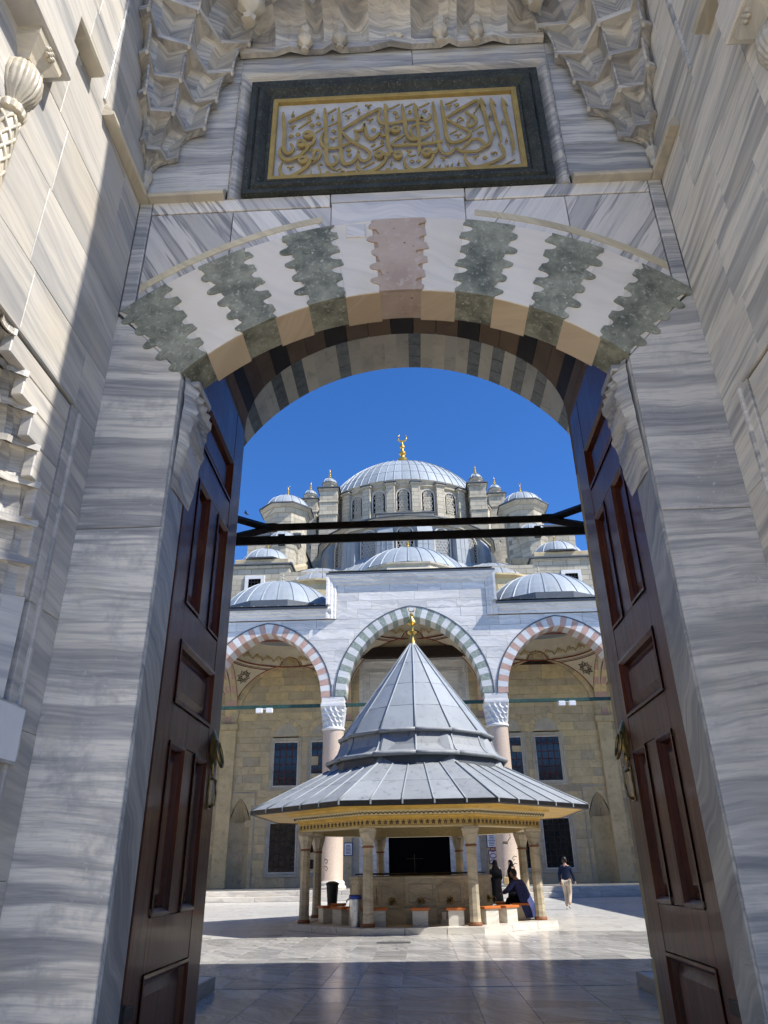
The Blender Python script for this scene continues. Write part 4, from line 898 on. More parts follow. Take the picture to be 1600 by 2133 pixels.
# columns
colv = ngon(3.2, 8, 0)
for k, (x, y, z) in enumerate(colv):
    c = MB().lathe([(.150, .23), (.140, .40), (.132, 1.5), (.128, 1.93)], (x, y, 0), 8, a0=PI / 8, a1=PI / 8 + 2 * PI).build('column', 'marble_fountain', fo)
    MB().lathe([(.17, .15), (.175, .19), (.155, .235)], (x, y, 0), 16).build('base_ring', 'rust_collar', c)
    MB().lathe([(.128, 1.925), (.150, 1.935), (.150, 1.965), (.130, 1.975)], (x, y, 0), 16).build('collar', 'rust_collar', c)
    cap = MB(); cap.lathe([(.13, 1.975), (.142, 2.03), (.175, 2.18), (.205, 2.30), (.215, 2.33)], (x, y, 0), 16, rf=lambda a, z: 1 + (.10 * abs(math.cos(2 * (a - PI / 4))) if z > 2.1 else .0) + .035 * (1 if int(round(a / (PI / 8))) % 2 else -1))
    cap.build('capital', 'marble_fountain', c)
    MB().box(x - .21, x + .21, y - .21, y + .21, 2.33, 2.405, .01).build('abacus', 'marble_fountain', c)
# entablature
band('architrave', [(3.02, 2.405), (3.40, 2.405), (3.40, 2.44), (3.38, 2.45)], 8, 'cream_ornament', fo)
band('inner_frieze', [(3.02, 2.405), (3.02, 2.62), (2.96, 2.63), (2.96, 2.80)], 8, 'cream_ornament', fo)
band('ceiling', [(2.97, 2.80), (.2, 2.95)], 8, 'yellow_paint', fo)
fz = band('frieze', [(3.38, 2.45), (3.39, 2.585), (3.385, 2.59)], 8, 'paint_gold', fo)
cv = band('cavetto', [(3.385, 2.59), (3.43, 2.60), (3.44, 2.63), (3.50, 2.67), (3.50, 2.685)], 8, 'yellow_paint', fo)
f2 = band('upper_frieze', [(3.50, 2.685), (3.56, 2.78), (3.60, 2.80)], 8, 'cream_ornament', fo)
band('cornice', [(3.60, 2.80), (3.68, 2.81), (3.72, 2.86), (3.75, 2.868)], 8, 'yellow_paint', fo)
band('eave_soffit', [(3.75, 2.868), (4.62, 2.862), (4.63, 2.84)], 8, 'yellow_paint', fo)
# carved ornament on the two friezes
def face_frame(k, ap):
    P = ngon(ap, 8, 0); a, b = Vector(P[k]), Vector(P[(k + 1) % 8]); u = (b - a).normalized(); n = u.cross(Vector((0, 0, 1)))
    return a, b, u, n
for k in (5, 6, 7, 0, 1, 2) if False else range(8):
    a, b, u, n = face_frame(k, 3.385); L = (b - a).length
    if n.y > .8: continue
    mb = MB(); m = int(L / .155)
    for i in range(m):
        c = a + u * (L * (i + .5) / m) + n * .006 + Vector((0, 0, 2.518))
        for q in range(5):
            g = PI / 2 + q * 2 * PI / 5
            d = u * math.cos(g) + Vector((0, 0, 1)) * math.sin(g)
            mb.tube([c + d * .008, c + d * .036, c + d * .060], [.008, .017, .005], 4)
    mb.build('carved_rosette_row', 'paint_dark', fz, kind='stuff')
    mb = MB(); m = int(L / .11)
    a2, b2_, u2, n2 = face_frame(k, 3.54)
    L2 = (b2_ - a2).length
    pts = []
    for i in range(m * 4 + 1):
        s = i / (m * 4)
        pts.append(a2 + u2 * L2 * s + n2 * .004 + Vector((0, 0, 2.735 + .026 * math.sin(i * PI / 2))))
    mb.tube(pts, .013, 4)
    mb.build('carved_scroll', 'paint_dark', f2)
# roof: skirt of lead sheets with raised ribs
def quad_sheet(p00, p10, p11, p01, n, name, mat, parent, lift=.010):
    """slightly pillowed sheet between four corners"""
    rings = []
    for j in range(5):
        t = j / 4; ring = []
        for i in range(7):
            s = i / 6
            p = (p00.lerp(p10, s)).lerp(p01.lerp(p11, s), t)
            ring.append(tuple(p + n * lift * (math.sin(PI * s) * .6 + .25 * math.sin(7 * s + 5 * t + p00.x * 3))))
        rings.append(ring)
    return MB().loft(rings).build(name, mat, parent, smooth=True)
def facet_ring(ap0, z0, ap1, z1, n, m, rows, mat, parent, rot=None, ribr=.030, every=True):
    P0, P1 = ngon(ap0, n, z0, rot), ngon(ap1, n, z1, rot)
    for k in range(n):
        a, b, c, d = Vector(P0[k]), Vector(P0[(k + 1) % n]), Vector(P1[(k + 1) % n]), Vector(P1[k])
        nn = (b - a).cross(d - a).normalized()
        if nn.z < 0: nn = -nn
        if nn.y > .75 and z0 < 4.5: 
            MB().add([a, b, c, d], [(0, 1, 2, 3)])
        for i in range(m):
            s0, s1 = i / m, (i + 1) / m
            for r in range(rows):
                t0, t1 = r / rows, (r + 1) / rows
                q = lambda s, t: a.lerp(b, s).lerp(d.lerp(c, s), t)
                quad_sheet(q(s0, t0), q(s1, t0), q(s1, t1), q(s0, t1), nn, 'lead_sheet', mat, parent)
                if r: MB().tube([q(s0, t0) + nn * .004, q(s1, t0) + nn * .004], .009, 4).build('lap_seam', mat, parent)
            MB().tube([q(s0, t) + nn * .012 for t in (0, .25, .5, .75, 1)], ribr if i == 0 else ribr * .8, 6).build('roof_rib', 'lead_pale', parent, smooth=True)
rf = MB().loft([ngon(4.60, 8, 2.90), ngon(2.60, 8, 4.02), ngon(2.2, 8, 4.9), ngon(.05, 8, 8.2)], closed=True).build('roof', 'lead_old', fo)
facet_ring(4.70, 2.955, 2.62, 4.06, 8, 5, 2, 'lead_old', rf)
band('eave_fascia', [(4.62, 2.845), (4.66, 2.825), (4.72, 2.85), (4.735, 2.945), (4.70, 2.96)], 8, 'iron_black', rf)
for k in range(8):
    a, b, u, n = face_frame(k, 4.735); L = (b - a).length
    for i in range(5): MB().box(-.02, .02, -.012, .012, -.05, .05, .004).build('fascia_clip', 'lead_pale', rf, local=True).matrix_local = Matrix.Translation(a + u * (L * i / 5 + .02) + n * .0 + Vector((0, 0, 2.905)) - Vector((FX, FY, 0))) @ Matrix.Rotation(math.atan2(u.y, u.x), 4, 'Z')
# lower tier, dark riser and bell shaped middle part
N2 = 14; R2 = -PI / 2
band('riser', [(2.66, 4.0), (2.64, 4.27)], N2, 'lead_dark', rf, R2)
def ring_roll(ap, z, r, n, mat='lead_old'):
    P = ngon(ap, n, z, R2)
    for k in range(n):
        a, b = Vector(P[k]), Vector(P[(k + 1) % n])
        MB().tube([a, a.lerp(b, .33) + Vector((0, 0, .004)), a.lerp(b, .66), b], r, 8).build('roll_moulding', mat, rf, smooth=True)
ring_roll(2.72, 4.33, .062, N2)
mid = [(2.70, 4.35), (2.52, 4.46), (2.40, 4.62), (2.33, 4.82), (2.31, 4.97)]
for k in range(4):
    P0, P1 = ngon(mid[k][0], N2, mid[k][1], R2), ngon(mid[k + 1][0], N2, mid[k + 1][1], R2)
    for i in range(N2):
        a, b, c, d = Vector(P0[i]), Vector(P0[(i + 1) % N2]), Vector(P1[(i + 1) % N2]), Vector(P1[i])
        MB().add
        m_ = MB(); m_.add([a, b, c, d], [(0, 1, 2, 3)]); m_.build('lead_sheet', 'lead_old', rf)
for i in range(N2):
    MB().tube([Vector(ngon(a, N2, z, R2)[i]) for a, z in mid], .028, 6).build('roof_rib', 'lead_pale', rf, smooth=True)
ring_roll(2.36, 5.02, .058, N2)
facet_ring(2.31, 5.05, .06, 8.22, N2, 1, 4, 'lead', rf, R2, .026)
fin = MB(); fin.lathe([(.15, 8.12), (.10, 8.25), (.06, 8.42), (.055, 8.52), (.15, 8.56), (.16, 8.62), (.06, 8.66), (.05, 8.78), (.06, 8.84), (.15, 8.90), (.15, 8.97), (.05, 9.10), (.035, 9.16), (.07, 9.20), (.07, 9.24), (.03, 9.28), (.01, 9.34)], (FX, FY, 0), 20)
fin.build('finial', 'gold_leaf', fo, smooth='auto')
fl = MB(); fl.tube([(FX + .10 * math.sin(a), FY, 9.43 - .10 * math.cos(a)) for a in [(-2.5 + 5.0 * i / 14) for i in range(15)]], [.006 + .016 * math.sin(PI * i / 14) for i in range(15)], 6)
fl.build('finial_crescent', 'gold_leaf', fo, smooth=True)
# water basin
NB = 16
for k in range(NB):
    P0 = ngon(2.02, NB, 0); a, b = Vector(P0[k]), Vector(P0[(k + 1) % NB]); u = (b - a).normalized(); n = u.cross(Vector((0, 0, 1))); L = (b - a).length
    Fm = Matrix(((u.x, n.x, 0, a.x - FX), (u.y, n.y, 0, a.y - FY), (0, 0, 1, 0), (0, 0, 0, 1)))
    s = MB().box(.002, L - .002, -.12, 0, .13, 1.18, .004).build('basin_slab', 'marble_fountain', fo, local=True); s.matrix_local = Fm
    if n.y < .5:
        MB().moulding([(.07, .0, .62), (.07, .0, 1.08), (L - .07, .0, 1.08), (L - .07, .0, .62)], (0, 1, 0), [(0, 0), (.014, .004), (.014, .02), (0, .026)], closed=True).build('panel_border', 'marble_fountain', s, local=True)
        MB().box(0, L, .001, .03, .50, .56, .008).build('string_course', 'marble_fountain', s, local=True)
        tp = MB(); tp.tube([(L / 2, .0, .66), (L / 2, .10, .665), (L / 2, .13, .64), (L / 2, .135, .58)], .016, 8); tp.tube([(L / 2 - .05, .07, .70), (L / 2 + .05, .07, .70)], .012, 6); tp.tube([(L / 2, .07, .66), (L / 2, .07, .71)], .012, 6)
        tp.build('tap', 'brass', s, smooth=True, local=True)
        ro = MB(); 
        for q in range(8): ro.tube([(L / 2 + .02 * math.cos(q * PI / 4), .006, .665 + .02 * math.sin(q * PI / 4)), (L / 2 + .10 * math.cos(q * PI / 4), .02, .665 + .075 * math.sin(q * PI / 4)), (L / 2 + .13 * math.cos(q * PI / 4), .004, .665 + .10 * math.sin(q * PI / 4))], [.012, .022, .006], 6)
        ro.build('tap_rosette', 'brass', s, smooth=True, local=True)
    r = MB().box(-.01, L + .01, -.14, .035, 1.18, 1.25, .012).build('rim_stone', 'marble_fountain', fo, local=True); r.matrix_local = Fm
MB().prism([(p[0], p[1]) for p in ngon(1.95, NB, 0)], lambda u, w, d: (u, w, d), .95, .9).build('water_surface', 'window_glass', fo)
gt = MB()
for k in range(NB):
    p = Vector(ngon(1.86, NB, 0)[k]); gt.tube([(p.x, p.y, 1.25), (p.x, p.y, 1.3)], .008, 4)
band('top_rail', [(1.87, 1.29), (1.89, 1.31), (1.87, 1.33), (1.85, 1.31), (1.87, 1.29)], NB, 'iron_black', fo)
# thin rod with crossbar in front of the dark doorway
sp_ = thing('crossbar_rod', (FX - .15, FY, .95), 'thin metal rod with crossbar standing inside the basin', 'spout')
MB().tube([(FX - .15, FY, .95), (FX - .15, FY, 1.82)], .008, 8).build('upright', 'grate_metal', sp_); MB().tube([(FX - .40, FY, 1.70), (FX + .10, FY, 1.70)], .007, 8).build('crossbar', 'grate_metal', sp_)
# hanging lantern
ln_ = thing('lantern', (0.02, FY - 2.5, 2.5), 'small dark lantern hanging under the fountain roof', 'lantern')
MB().lathe([(.03, 2.46), (.07, 2.50), (.09, 2.64), (.05, 2.70), (.02, 2.72)], (.02, FY - 2.5, 0), 8).build('body', 'iron_black', ln_); MB().tube([(.02, FY - 2.5, 2.72), (.02, FY - 2.5, 2.84)], .008, 6).build('rod', 'iron_black', ln_)
# stools
def stool0():
    r = thing('stool', (0, 0, 0), '', 'stool', 'marble stools around the fountain')
    MB().box(-.195, .195, -.19, .19, .0, .36, .008).build('block', 'marble_step', r, local=True)
    MB().box(-.245, .245, -.225, .225, .36, .415, .006).build('seat', 'stool_wood', r, local=True)
    return r
spots = [(-1.12, 20.95, .1, 'front stool left of centre with red seat, just right of the near left column'), (-.03, 20.66, 0, 'front middle stool with red seat facing the fountain panels'), (.86, 20.60, 0, 'stool with orange seat immediately left of the near right column'),
         (1.70, 21.02, .5, 'stool with orange seat immediately right of the near right column'), (2.22, 21.45, .7, 'outer stool with orange seat between the two right columns'), (2.78, 22.75, 1.3, 'stool with brown seat under the sitting person in blue'), (2.35, 23.6, 1.5, 'farther orange seated stool close to the basin on the right'),
         (-1.62, 21.15, -.4, 'stool with orange seat behind the silver bin'), (-2.12, 21.95, -.8, 'wide stool with brown seat second from the left column'), (-2.62, 22.75, -1.1, 'leftmost stool beside the outer left column'), (-2.45, 24.2, -1.5, 'far stool with red seat behind the black bin')]
st0 = stool0()
for i, (x, y, a, lb) in enumerate(spots):
    o = st0 if i == 0 else copy_tree(st0)
    o.location = (x, y, .15 if math.hypot(x, y - FY) > 3.06 / math.cos(PI/8) else .131); o.rotation_euler.z = a; o['label'] = 'marble ' + lb
# bins, pots
bn = thing('waste_bin', (-1.66, 20.60, .15), 'silver metal bin with blue bag liner beside the near left column', 'bin')
MB().lathe([(.125, .15), (.155, .80)], (-1.66, 20.60, 0), 24).build('body', 'steel', bn, smooth='auto'); MB().lathe([(.158, .76), (.165, .80), (.165, .845), (.13, .84)], (-1.66, 20.60, 0), 24, rf=lambda a, z: 1 + .02 * math.sin(a * 9)).build('bag_liner', 'blue_bag', bn, smooth=True)
MB().lathe([(.16, .845), (.155, .86), (.02, .865)], (-1.66, 20.60, 0), 24).build('rim', 'black_plastic', bn)
bk = thing('waste_bin', (-2.72, 24.6, .15), 'black plastic bin with domed lid among the left stools', 'bin')
MB().lathe([(.15, .42), (.19, .92)], (-2.72, 24.9, .1), 24).build('body', 'black_plastic', bk, smooth='auto'); MB().lathe([(.20, .92), (.21, .97), (.12, 1.02), (.02, 1.03)], (-2.72, 24.9, .1), 24).build('lid', 'black_plastic', bk, smooth='auto')
MB().lathe([(.16, .03), (.15, .42)], (-2.72, 24.9, .1), 24).build('foot', 'black_plastic', bk)
pt = thing('cup', (.66, 20.98, .13), 'small white cup standing on the ledge between two front stools', 'cup')
MB().lathe([(.045, .13), (.065, .30), (.058, .30), (.04, .15)], (.58, 21.2, .12), 16).build('body', 'white_plastic', pt, smooth='auto')
MB().lathe([(.10, .0), (.09, .12)], (.58, 21.2, .131), 16).build('base', 'marble_step', pt)
# ------------------------------------------------------------------ portico of the mosque, facing the court
PF_ = 44.4; PY = 45.05
po = thing('mosque_portico', (0, PF_, 0), 'white marble arcade with striped pointed arches, granite columns and raised middle bay', 'portico')
PC = Arch(0, 11.03, 4.2, 5.0); PL = Arch(-9.2, 11.0, 3.45, 4.15); PR = Arch(9.2, 11.0, 3.45, 4.15)
rng = random.Random(21)
def ring_of(arch, n, th, mats, y0=PF_ - .03, y1=45.7):
    for i in range(n):
        voussoir(arch, (i + .004) / n, (i + .996) / n, th, y0, y1, 3, .012).build('voussoir', mats[i % 2], po)
ring_of(PC, 39, .66, ('green_vouss', 'marble_vouss')); ring_of(PL, 35, .62, ('red_vouss', 'marble_vouss')); ring_of(PR, 35, .62, ('red_vouss', 'marble_vouss'))
for arch, th in ((PC, .66), (PL, .62), (PR, .62)):     # thin dark hood strip round each arch
    poly = [arch.p(i / 40, th) for i in range(41)] + [arch.p(i / 40, th + .07) for i in range(40, -1, -1)]
    MB().prism(poly, fxz, PF_ - .05, PF_ + .02).build('arch_label', 'lead_dark', po)
def lowP(x, off=.60):
    z = -1e9
    for a in (PC, PL, PR):
        if abs(x - a.cx) < a.s + off - .02: z = max(z, a.z(x, off))
    return z
def course(z0, z1, xa, xb, mat):
    x = xa - rng.uniform(0, 1.6)
    while x < xb:
        L = rng.uniform(1.3, 3.0); a, b = max(xa, x), min(xb, x + L); x += L
        if b - a < .12: continue
        for poly in mono(a + .006, b - .006, z0 + .006, z1 - .006, lowP, 22):
            MB().prism(simplify(poly), fxz, PF_ + rng.uniform(-.004, .004), PF_ + .12, .008).build('ashlar_block', mat, po)
z = 11.03
for h in (.72, .70, .74, .70, .72, .70, .70):
    course(z, min(z + h, 15.95), -13.6, 13.6, 'marble_facade'); z += h
z = 15.95
for h in (.62, .60, .58, .55):
    course(z, min(z + h, 18.30), -4.85, 4.85, 'marble_facade'); z += h
for poly in mono(-14.5, 14.5, 11.03, 16.4, lambda x: lowP(x, .3), 220):
    MB().prism(poly, fxz, PF_ + .11, 45.6).build('spandrel_wall', 'joint_mortar', po)
MB().box(-5.3, 5.3, PF_ + .11, 46.5, 16.4, 18.9).build('spandrel_wall', 'joint_mortar', po)
# cornices: stepped mouldings; the one of the middle bay turns down its sides
CP = [(0, 0), (.10, 0), (.12, .10), (.12, .18), (.22, .26), (.26, .40), (.34, .46), (.36, .60), (0, .60)]
for sgn in (-1, 1):
    a, b = (sgn * 14.5, sgn * 5.16)
    pth = [(a, PF_, 16.0), (b, PF_, 16.0)] if sgn < 0 else [(b, PF_, 16.0), (a, PF_, 16.0)]
    MB().moulding(pth, (0, -1, 0), CP).build('cornice', 'marble_facade', po)
    MB().box(sgn * 5.42, sgn * 14.5, PF_ - .48, 46.0, 16.602, 16.74, .02).build('gutter', 'lead_dark', po)
CT = [(0, 0), (.06, .02), (.10, .10), (.10, .22), (.20, .30), (.22, .44), (.30, .52), (.32, .66), (0, .66)]
MB().moulding([(-4.86, PF_, 15.98), (-4.86, PF_, 18.28), (4.86, PF_, 18.28), (4.86, PF_, 15.98)], (0, -1, 0), CT).build('cornice', 'marble_facade', po)
MB().box(-5.56, 5.56, PF_ - .36, 46.5, 18.945, 19.07, .02).build('gutter', 'lead_dark', po)
# columns
for cx in (-13.35, -5.0, 4.98, 13.35):
    c = MB().lathe([(.70, .92), (.66, .98), (.655, 4.5), (.63, 9.1)], (cx, PY, 0), 40).build('column', 'pink_granite', po, smooth='auto')
    MB().lathe([(.84, .50), (.86, .60), (.80, .68), (.76, .74), (.78, .82), (.72, .92)], (cx, PY, 0), 40).build('base', 'marble_step', c, smooth='auto')
    MB().lathe([(.64, 9.06), (.70, 9.10), (.70, 9.18), (.66, 9.22)], (cx, PY, 0), 40).build('neck_ring', 'marble_vouss', c, smooth='auto')
    # stalactite capital: tiers of small niches
    for k in range(4):
        z0, z1 = 9.22 + k * .30, 9.22 + (k + 1) * .30; r0, r1 = .64 + k * .035, .64 + (k + 1) * .035 + .02
        n = 16
        mb = MB()
        sq = lambda a, f: 1 + f * (1 / max(abs(math.cos(a)), abs(math.sin(a))) - 1)
        for q in range(n):
            a0, a1 = 2 * PI * (q + .5 * (k % 2)) / n, 2 * PI * (q + 1 + .5 * (k % 2)) / n; am = (a0 + a1) / 2
            f0, f1 = k / 4 * .7, (k + 1) / 4 * .7
            P = lambda a, r, z, f: (cx + r * sq(a, f) * math.cos(a), PY + r * sq(a, f) * math.sin(a), z)
            mb.loft([[P(a0, r1, z1, f1), P(am, r1 - .06, z1, f1), P(a1, r1, z1, f1)], [P(a0, r0 + .03, (z0 + z1) / 2, f0), P(am, r0 - .06, (z0 + z1) / 2, f0), P(a1, r0 + .03, (z0 + z1) / 2, f0)], [P(a0, r0 - .02, z0, f0), P(am, r0 + .01, z0 - .05, f0), P(a1, r0 - .02, z0, f0)]])
        mb.build('muqarnas_tier', 'marble_vouss', c)
    MB().lathe([(.60, 9.2), (.70, 10.4)], (cx, PY, 0), 24).build('bell', 'marble_vouss', c)
    MB().box(cx - .74, cx + .74, PY - .74, PY + .74, 10.42, 10.62, .02).build('abacus', 'marble_vouss', c)
    MB().box(cx - .70, cx + .70, PY - .66, PY + .66, 10.62, 11.025, .02).build('impost_block', 'marble_facade', c)
# steps in front
rng = random.Random(5)
for k, (y0, z1) in enumerate(((42.75, .25), (43.2, .50))):
    x = -15.0
    while x < 15:
        L = rng.uniform(2.0, 3.6)
        MB().box(x + .008, x + L - .008, y0, 44.2 if k else 43.4, z1 - .25, z1, .015).build('step_stone', 'marble_step', po); x += L
MB().box(-15, 15, 44.19, 53.3, 0, .497).build('portico_floor', 'marble_floor', po)
# tie rods with emergency lamps
for k, (xa, xb) in enumerate(((-12.7, -5.7), (-4.3, 4.3), (5.7, 12.7))):
    r = thing('tie_rod', ((xa + xb) / 2, PY, 10.62), ('green painted iron tie rod under the left side arch', 'dark green tie rod behind the tip of the fountain roof', 'green painted iron tie rod under the right side arch')[k], 'tie rod', 'tie rods between the portico columns')
    MB().box(xa, xb, PY - .07, PY + .07, 10.52, 10.72, .01).build('bar', 'green_paint', r)
    MB().box(xa - .1, xa + .12, PY - .1, PY + .1, 10.48, 10.76, .01).build('clamp', 'iron_black', r)
for sgn, lb in ((-1, 'pair of small white lamps hanging on the left tie rod'), (1, 'pair of small white lamps hanging on the right tie rod')):
    e = thing('emergency_lamp', (sgn * 9.3, PY - .1, 10.4), lb, 'lamp', 'emergency lamps on the tie rods')
    for dx in (-.32, .32):
        MB().box(sgn * 9.3 + dx - .2, sgn * 9.3 + dx + .2, PY - .3, PY - .05, 10.22, 10.50, .02).build('lamp_head', 'white_plastic', e)
    MB().box(sgn * 9.3 - .45, sgn * 9.3 + .45, PY - .06, PY + .06, 10.48, 10.53).build('bracket', 'white_plastic', e)
# vaults over the bays: pendentives with a shallow dome, painted
def vault(cx, zs, hx, y0, y1, name):
    cy = (y0 + y1) / 2; hy = (y1 - y0) / 2; R = math.hypot(hx, hy); rr = min(hx, hy) * .985
    zr = zs + math.sqrt(R * R - rr * rr)
    def hz(x, y):
        q = math.hypot(x, y)
        return zs + math.sqrt(max(0, R * R - q * q)) if q > rr else zr + .12 + math.sqrt(max(0, rr * rr * 1.0 - q * q)) * .75
    n = 44; rings = []
    for j in range(n + 1): rings.append([(cx + hx * (2 * i / n - 1), cy + hy * (2 * j / n - 1), hz(hx * (2 * i / n - 1), hy * (2 * j / n - 1))) for i in range(n + 1)])
    vo = MB().loft(rings).build('vault', 'plaster_cream', po, smooth='auto')
    # painted ring lines and the scroll frieze at the foot of the dome
    def ringtube(r, dz, w, mat, nm):
        MB().tube([(cx + r * math.cos(a), cy + r * math.sin(a), zs + math.sqrt(R * R - r * r) + dz if r > rr else hz(r, 0) + dz) for a in [i * 2 * PI / 72 for i in range(73)]], w, 5, cap=False).build(nm, mat, vo)
    ringtube(rr + .03, -.06, .05, 'paint_red', 'painted_line'); ringtube(rr + .30, -.03, .035, 'paint_red', 'painted_line'); ringtube(rr + .22, -.03, .02, 'paint_dark', 'painted_line')
    m = 26
    fr = MB()
    for k in range(m):
        a0 = 2 * PI * k / m
        pts = []
        for i in range(17):
            u = i / 16; a = a0 + 2 * PI / m * u; h = .25 + .55 * abs(math.sin(PI * u)) * (1 + .2 * math.sin(4 * PI * u))
            q = rr * math.cos(h / rr * .9); pts.append((cx + (q - .05) * math.cos(a), cy + (q - .05) * math.sin(a), hz(q, 0) - .05))
        fr.tube(pts, .035, 5)
        a = a0 + PI / m; q = rr * math.cos(.5 / rr); fr.tube([(cx + (q - .06) * math.cos(a + d), cy + (q - .06) * math.sin(a + d), hz(q, 0) - .06 + e) for d, e in ((-.04, -.1), (0, .22), (.04, -.1), (-.05, .08), (.05, .08))], .03, 5)
    fr.build('painted_scroll_frieze', 'paint_gold', vo, kind='stuff')
    # rosettes on the pendentives: eight pointed strapwork
    for sx in (-1, 1):
        for sy in (1,):
            q = R * .80; a = math.atan2(hy * sy, hx * sx)
            c = Vector((cx + q * math.cos(a), cy + q * math.sin(a), zs + math.sqrt(R * R - q * q)))
            nrm = (Vector((cx, cy, zs)) - c).normalized(); u = nrm.cross(Vector((0, 0, 1))).normalized(); w = u.cross(nrm)
            mb = MB()
            for k in range(8):
                g = k * PI / 4; dd = lambda r, o: c + nrm * .05 + (u * math.cos(g + o) + w * math.sin(g + o)) * r
                mb.tube([dd(.16, 0), dd(.34, .25), dd(.56, 0), dd(.34, -.25), dd(.16, 0)], .03, 4)
                mb.tube([dd(.34, .25), dd(.44, PI / 8), dd(.34, PI / 4 - .25)], .025, 4)
            mb.build('painted_rosette', 'paint_dark', vo, kind='stuff')
    # red border lines down the groins along the back wall arch
    for s2 in (-1, 1):
        pts = []
        for i in range(17):
            x = hx * .97 * s2 * (1 - i / 16 * .999); pts.append((cx + x, y1 - .12, hz(x, hy - .12) - .03))
        MB().tube(pts, .035, 5).build('painted_line', 'paint_red', vo)
    return vo
YBW = 53.0
for cx in (-17.6, -9.2, 9.2, 17.6): vault(cx, 11.05, 4.15, 45.75, YBW - .02, 'vault')
vault(0, 12.2, 4.9, 45.75, YBW - .02, 'vault')
# transverse arches between the bays (striped red and cream)
for cx in (-13.4, -5.0, 5.0, 13.4):
    ar = Arch(49.4, 11.05, 3.55, 4.0)
    n = 21
    for i in range(n):
        k = 3
        tt = [(i + .01 + (.98) * j / k) / n for j in range(k + 1)]
        poly = [ar.p(t) for t in tt] + [ar.p(t, .55) for t in reversed(tt)]
        MB().prism(poly, fyz, cx - .42, cx + .42, .01).build('transverse_voussoir', 'red_vouss' if i % 2 == 0 else 'limestone', po)
    MB().box(cx - .5, cx + .5, 52.75, 53.0, .5, 10.6, .02).build('pilaster', 'limestone', po)
    MB().box(cx - .62, cx + .62, 52.6, 53.0, 10.6, 11.05, .05).build('bracket', 'limestone', po)
    q = MB().prism([ar.p(i / 20, .5) for i in range(21)] + [(53.45, 17), (45.35, 17)], fyz, cx - .35, cx + .35).build('spandrel_wall', 'plaster_cream', po)
# roof deck over the vaults, widened, and unseen end walls added against stray sun
for sgn in (-1, 1): MB().box(sgn * 5.2, sgn * 22.4, 45.5, 54, 16.62, 16.95).build('roof_deck', 'lead', po); MB().box(sgn * 22, sgn * 22.4, 44.4, 53, .5, 16.6).build('sun_block_wall', 'limestone', po)
MB().box(-5.2, 5.2, 46.4, 54, 18.9, 19.12).build('roof_deck', 'lead', po)
# ------------------------------------------------------------------ the mosque itself
AXO = -.35
mo = thing('mosque', (0, 53, 0), 'domed stone mosque with lead roofs, lattice windows, turrets and gilded crescents', 'mosque')
# entrance wall: courses of limestone, with windows, niches and the portal left open
OPEN = []
for sgn in (-1, 1):
    OPEN += [(sgn * 9.27, .90, 6.70, 9.80), (sgn * 6.60, .90, 6.70, 9.80), (sgn * 9.25, .96, 1.30, 4.45), (sgn * 12.25, .72, .5, 6.05), (sgn * 6.60, .96, 1.30, 4.45)]
OPEN.append((0, 3.95, .5, 16.6))
def blocked(x0, x1, z0, z1):
    for c, h, a, b in OPEN:
        if x0 < c + h - .02 and x1 > c - h + .02 and z0 < b - .02 and z1 > a + .02: return (c - h, c + h)
    return None
rng = random.Random(9)
zc = .5; nb_ = 0
while zc < 15.3:
    h = rng.choice((.42, .48, .55, .60)); xs_ = -16.2
    while xs_ < 16.2:
        L = rng.uniform(.8, 2.0); a, b = xs_, min(xs_ + L, 16.2); xs_ = b
        bl = blocked(a, b, zc, zc + h)
        segs = [(a, b)]
        if bl: segs = [(a, min(b, bl[0])), (max(a, bl[1]), b)]
        for p, q in segs:
            if q - p > .06 and nb_ < 520:
                vis = abs((p + q) / 2) > 3.8
                if vis: MB().box(p + .004, q - .004, YBW + rng.uniform(-.006, .006), YBW + .3, zc + .004, zc + h - .004, .008).build('ashlar_block', 'limestone', mo); nb_ += 1
    zc += h
MB().box(-22, 22, YBW + .78, 54.2, 0, 19).build('inner_wall', 'joint_mortar', mo)
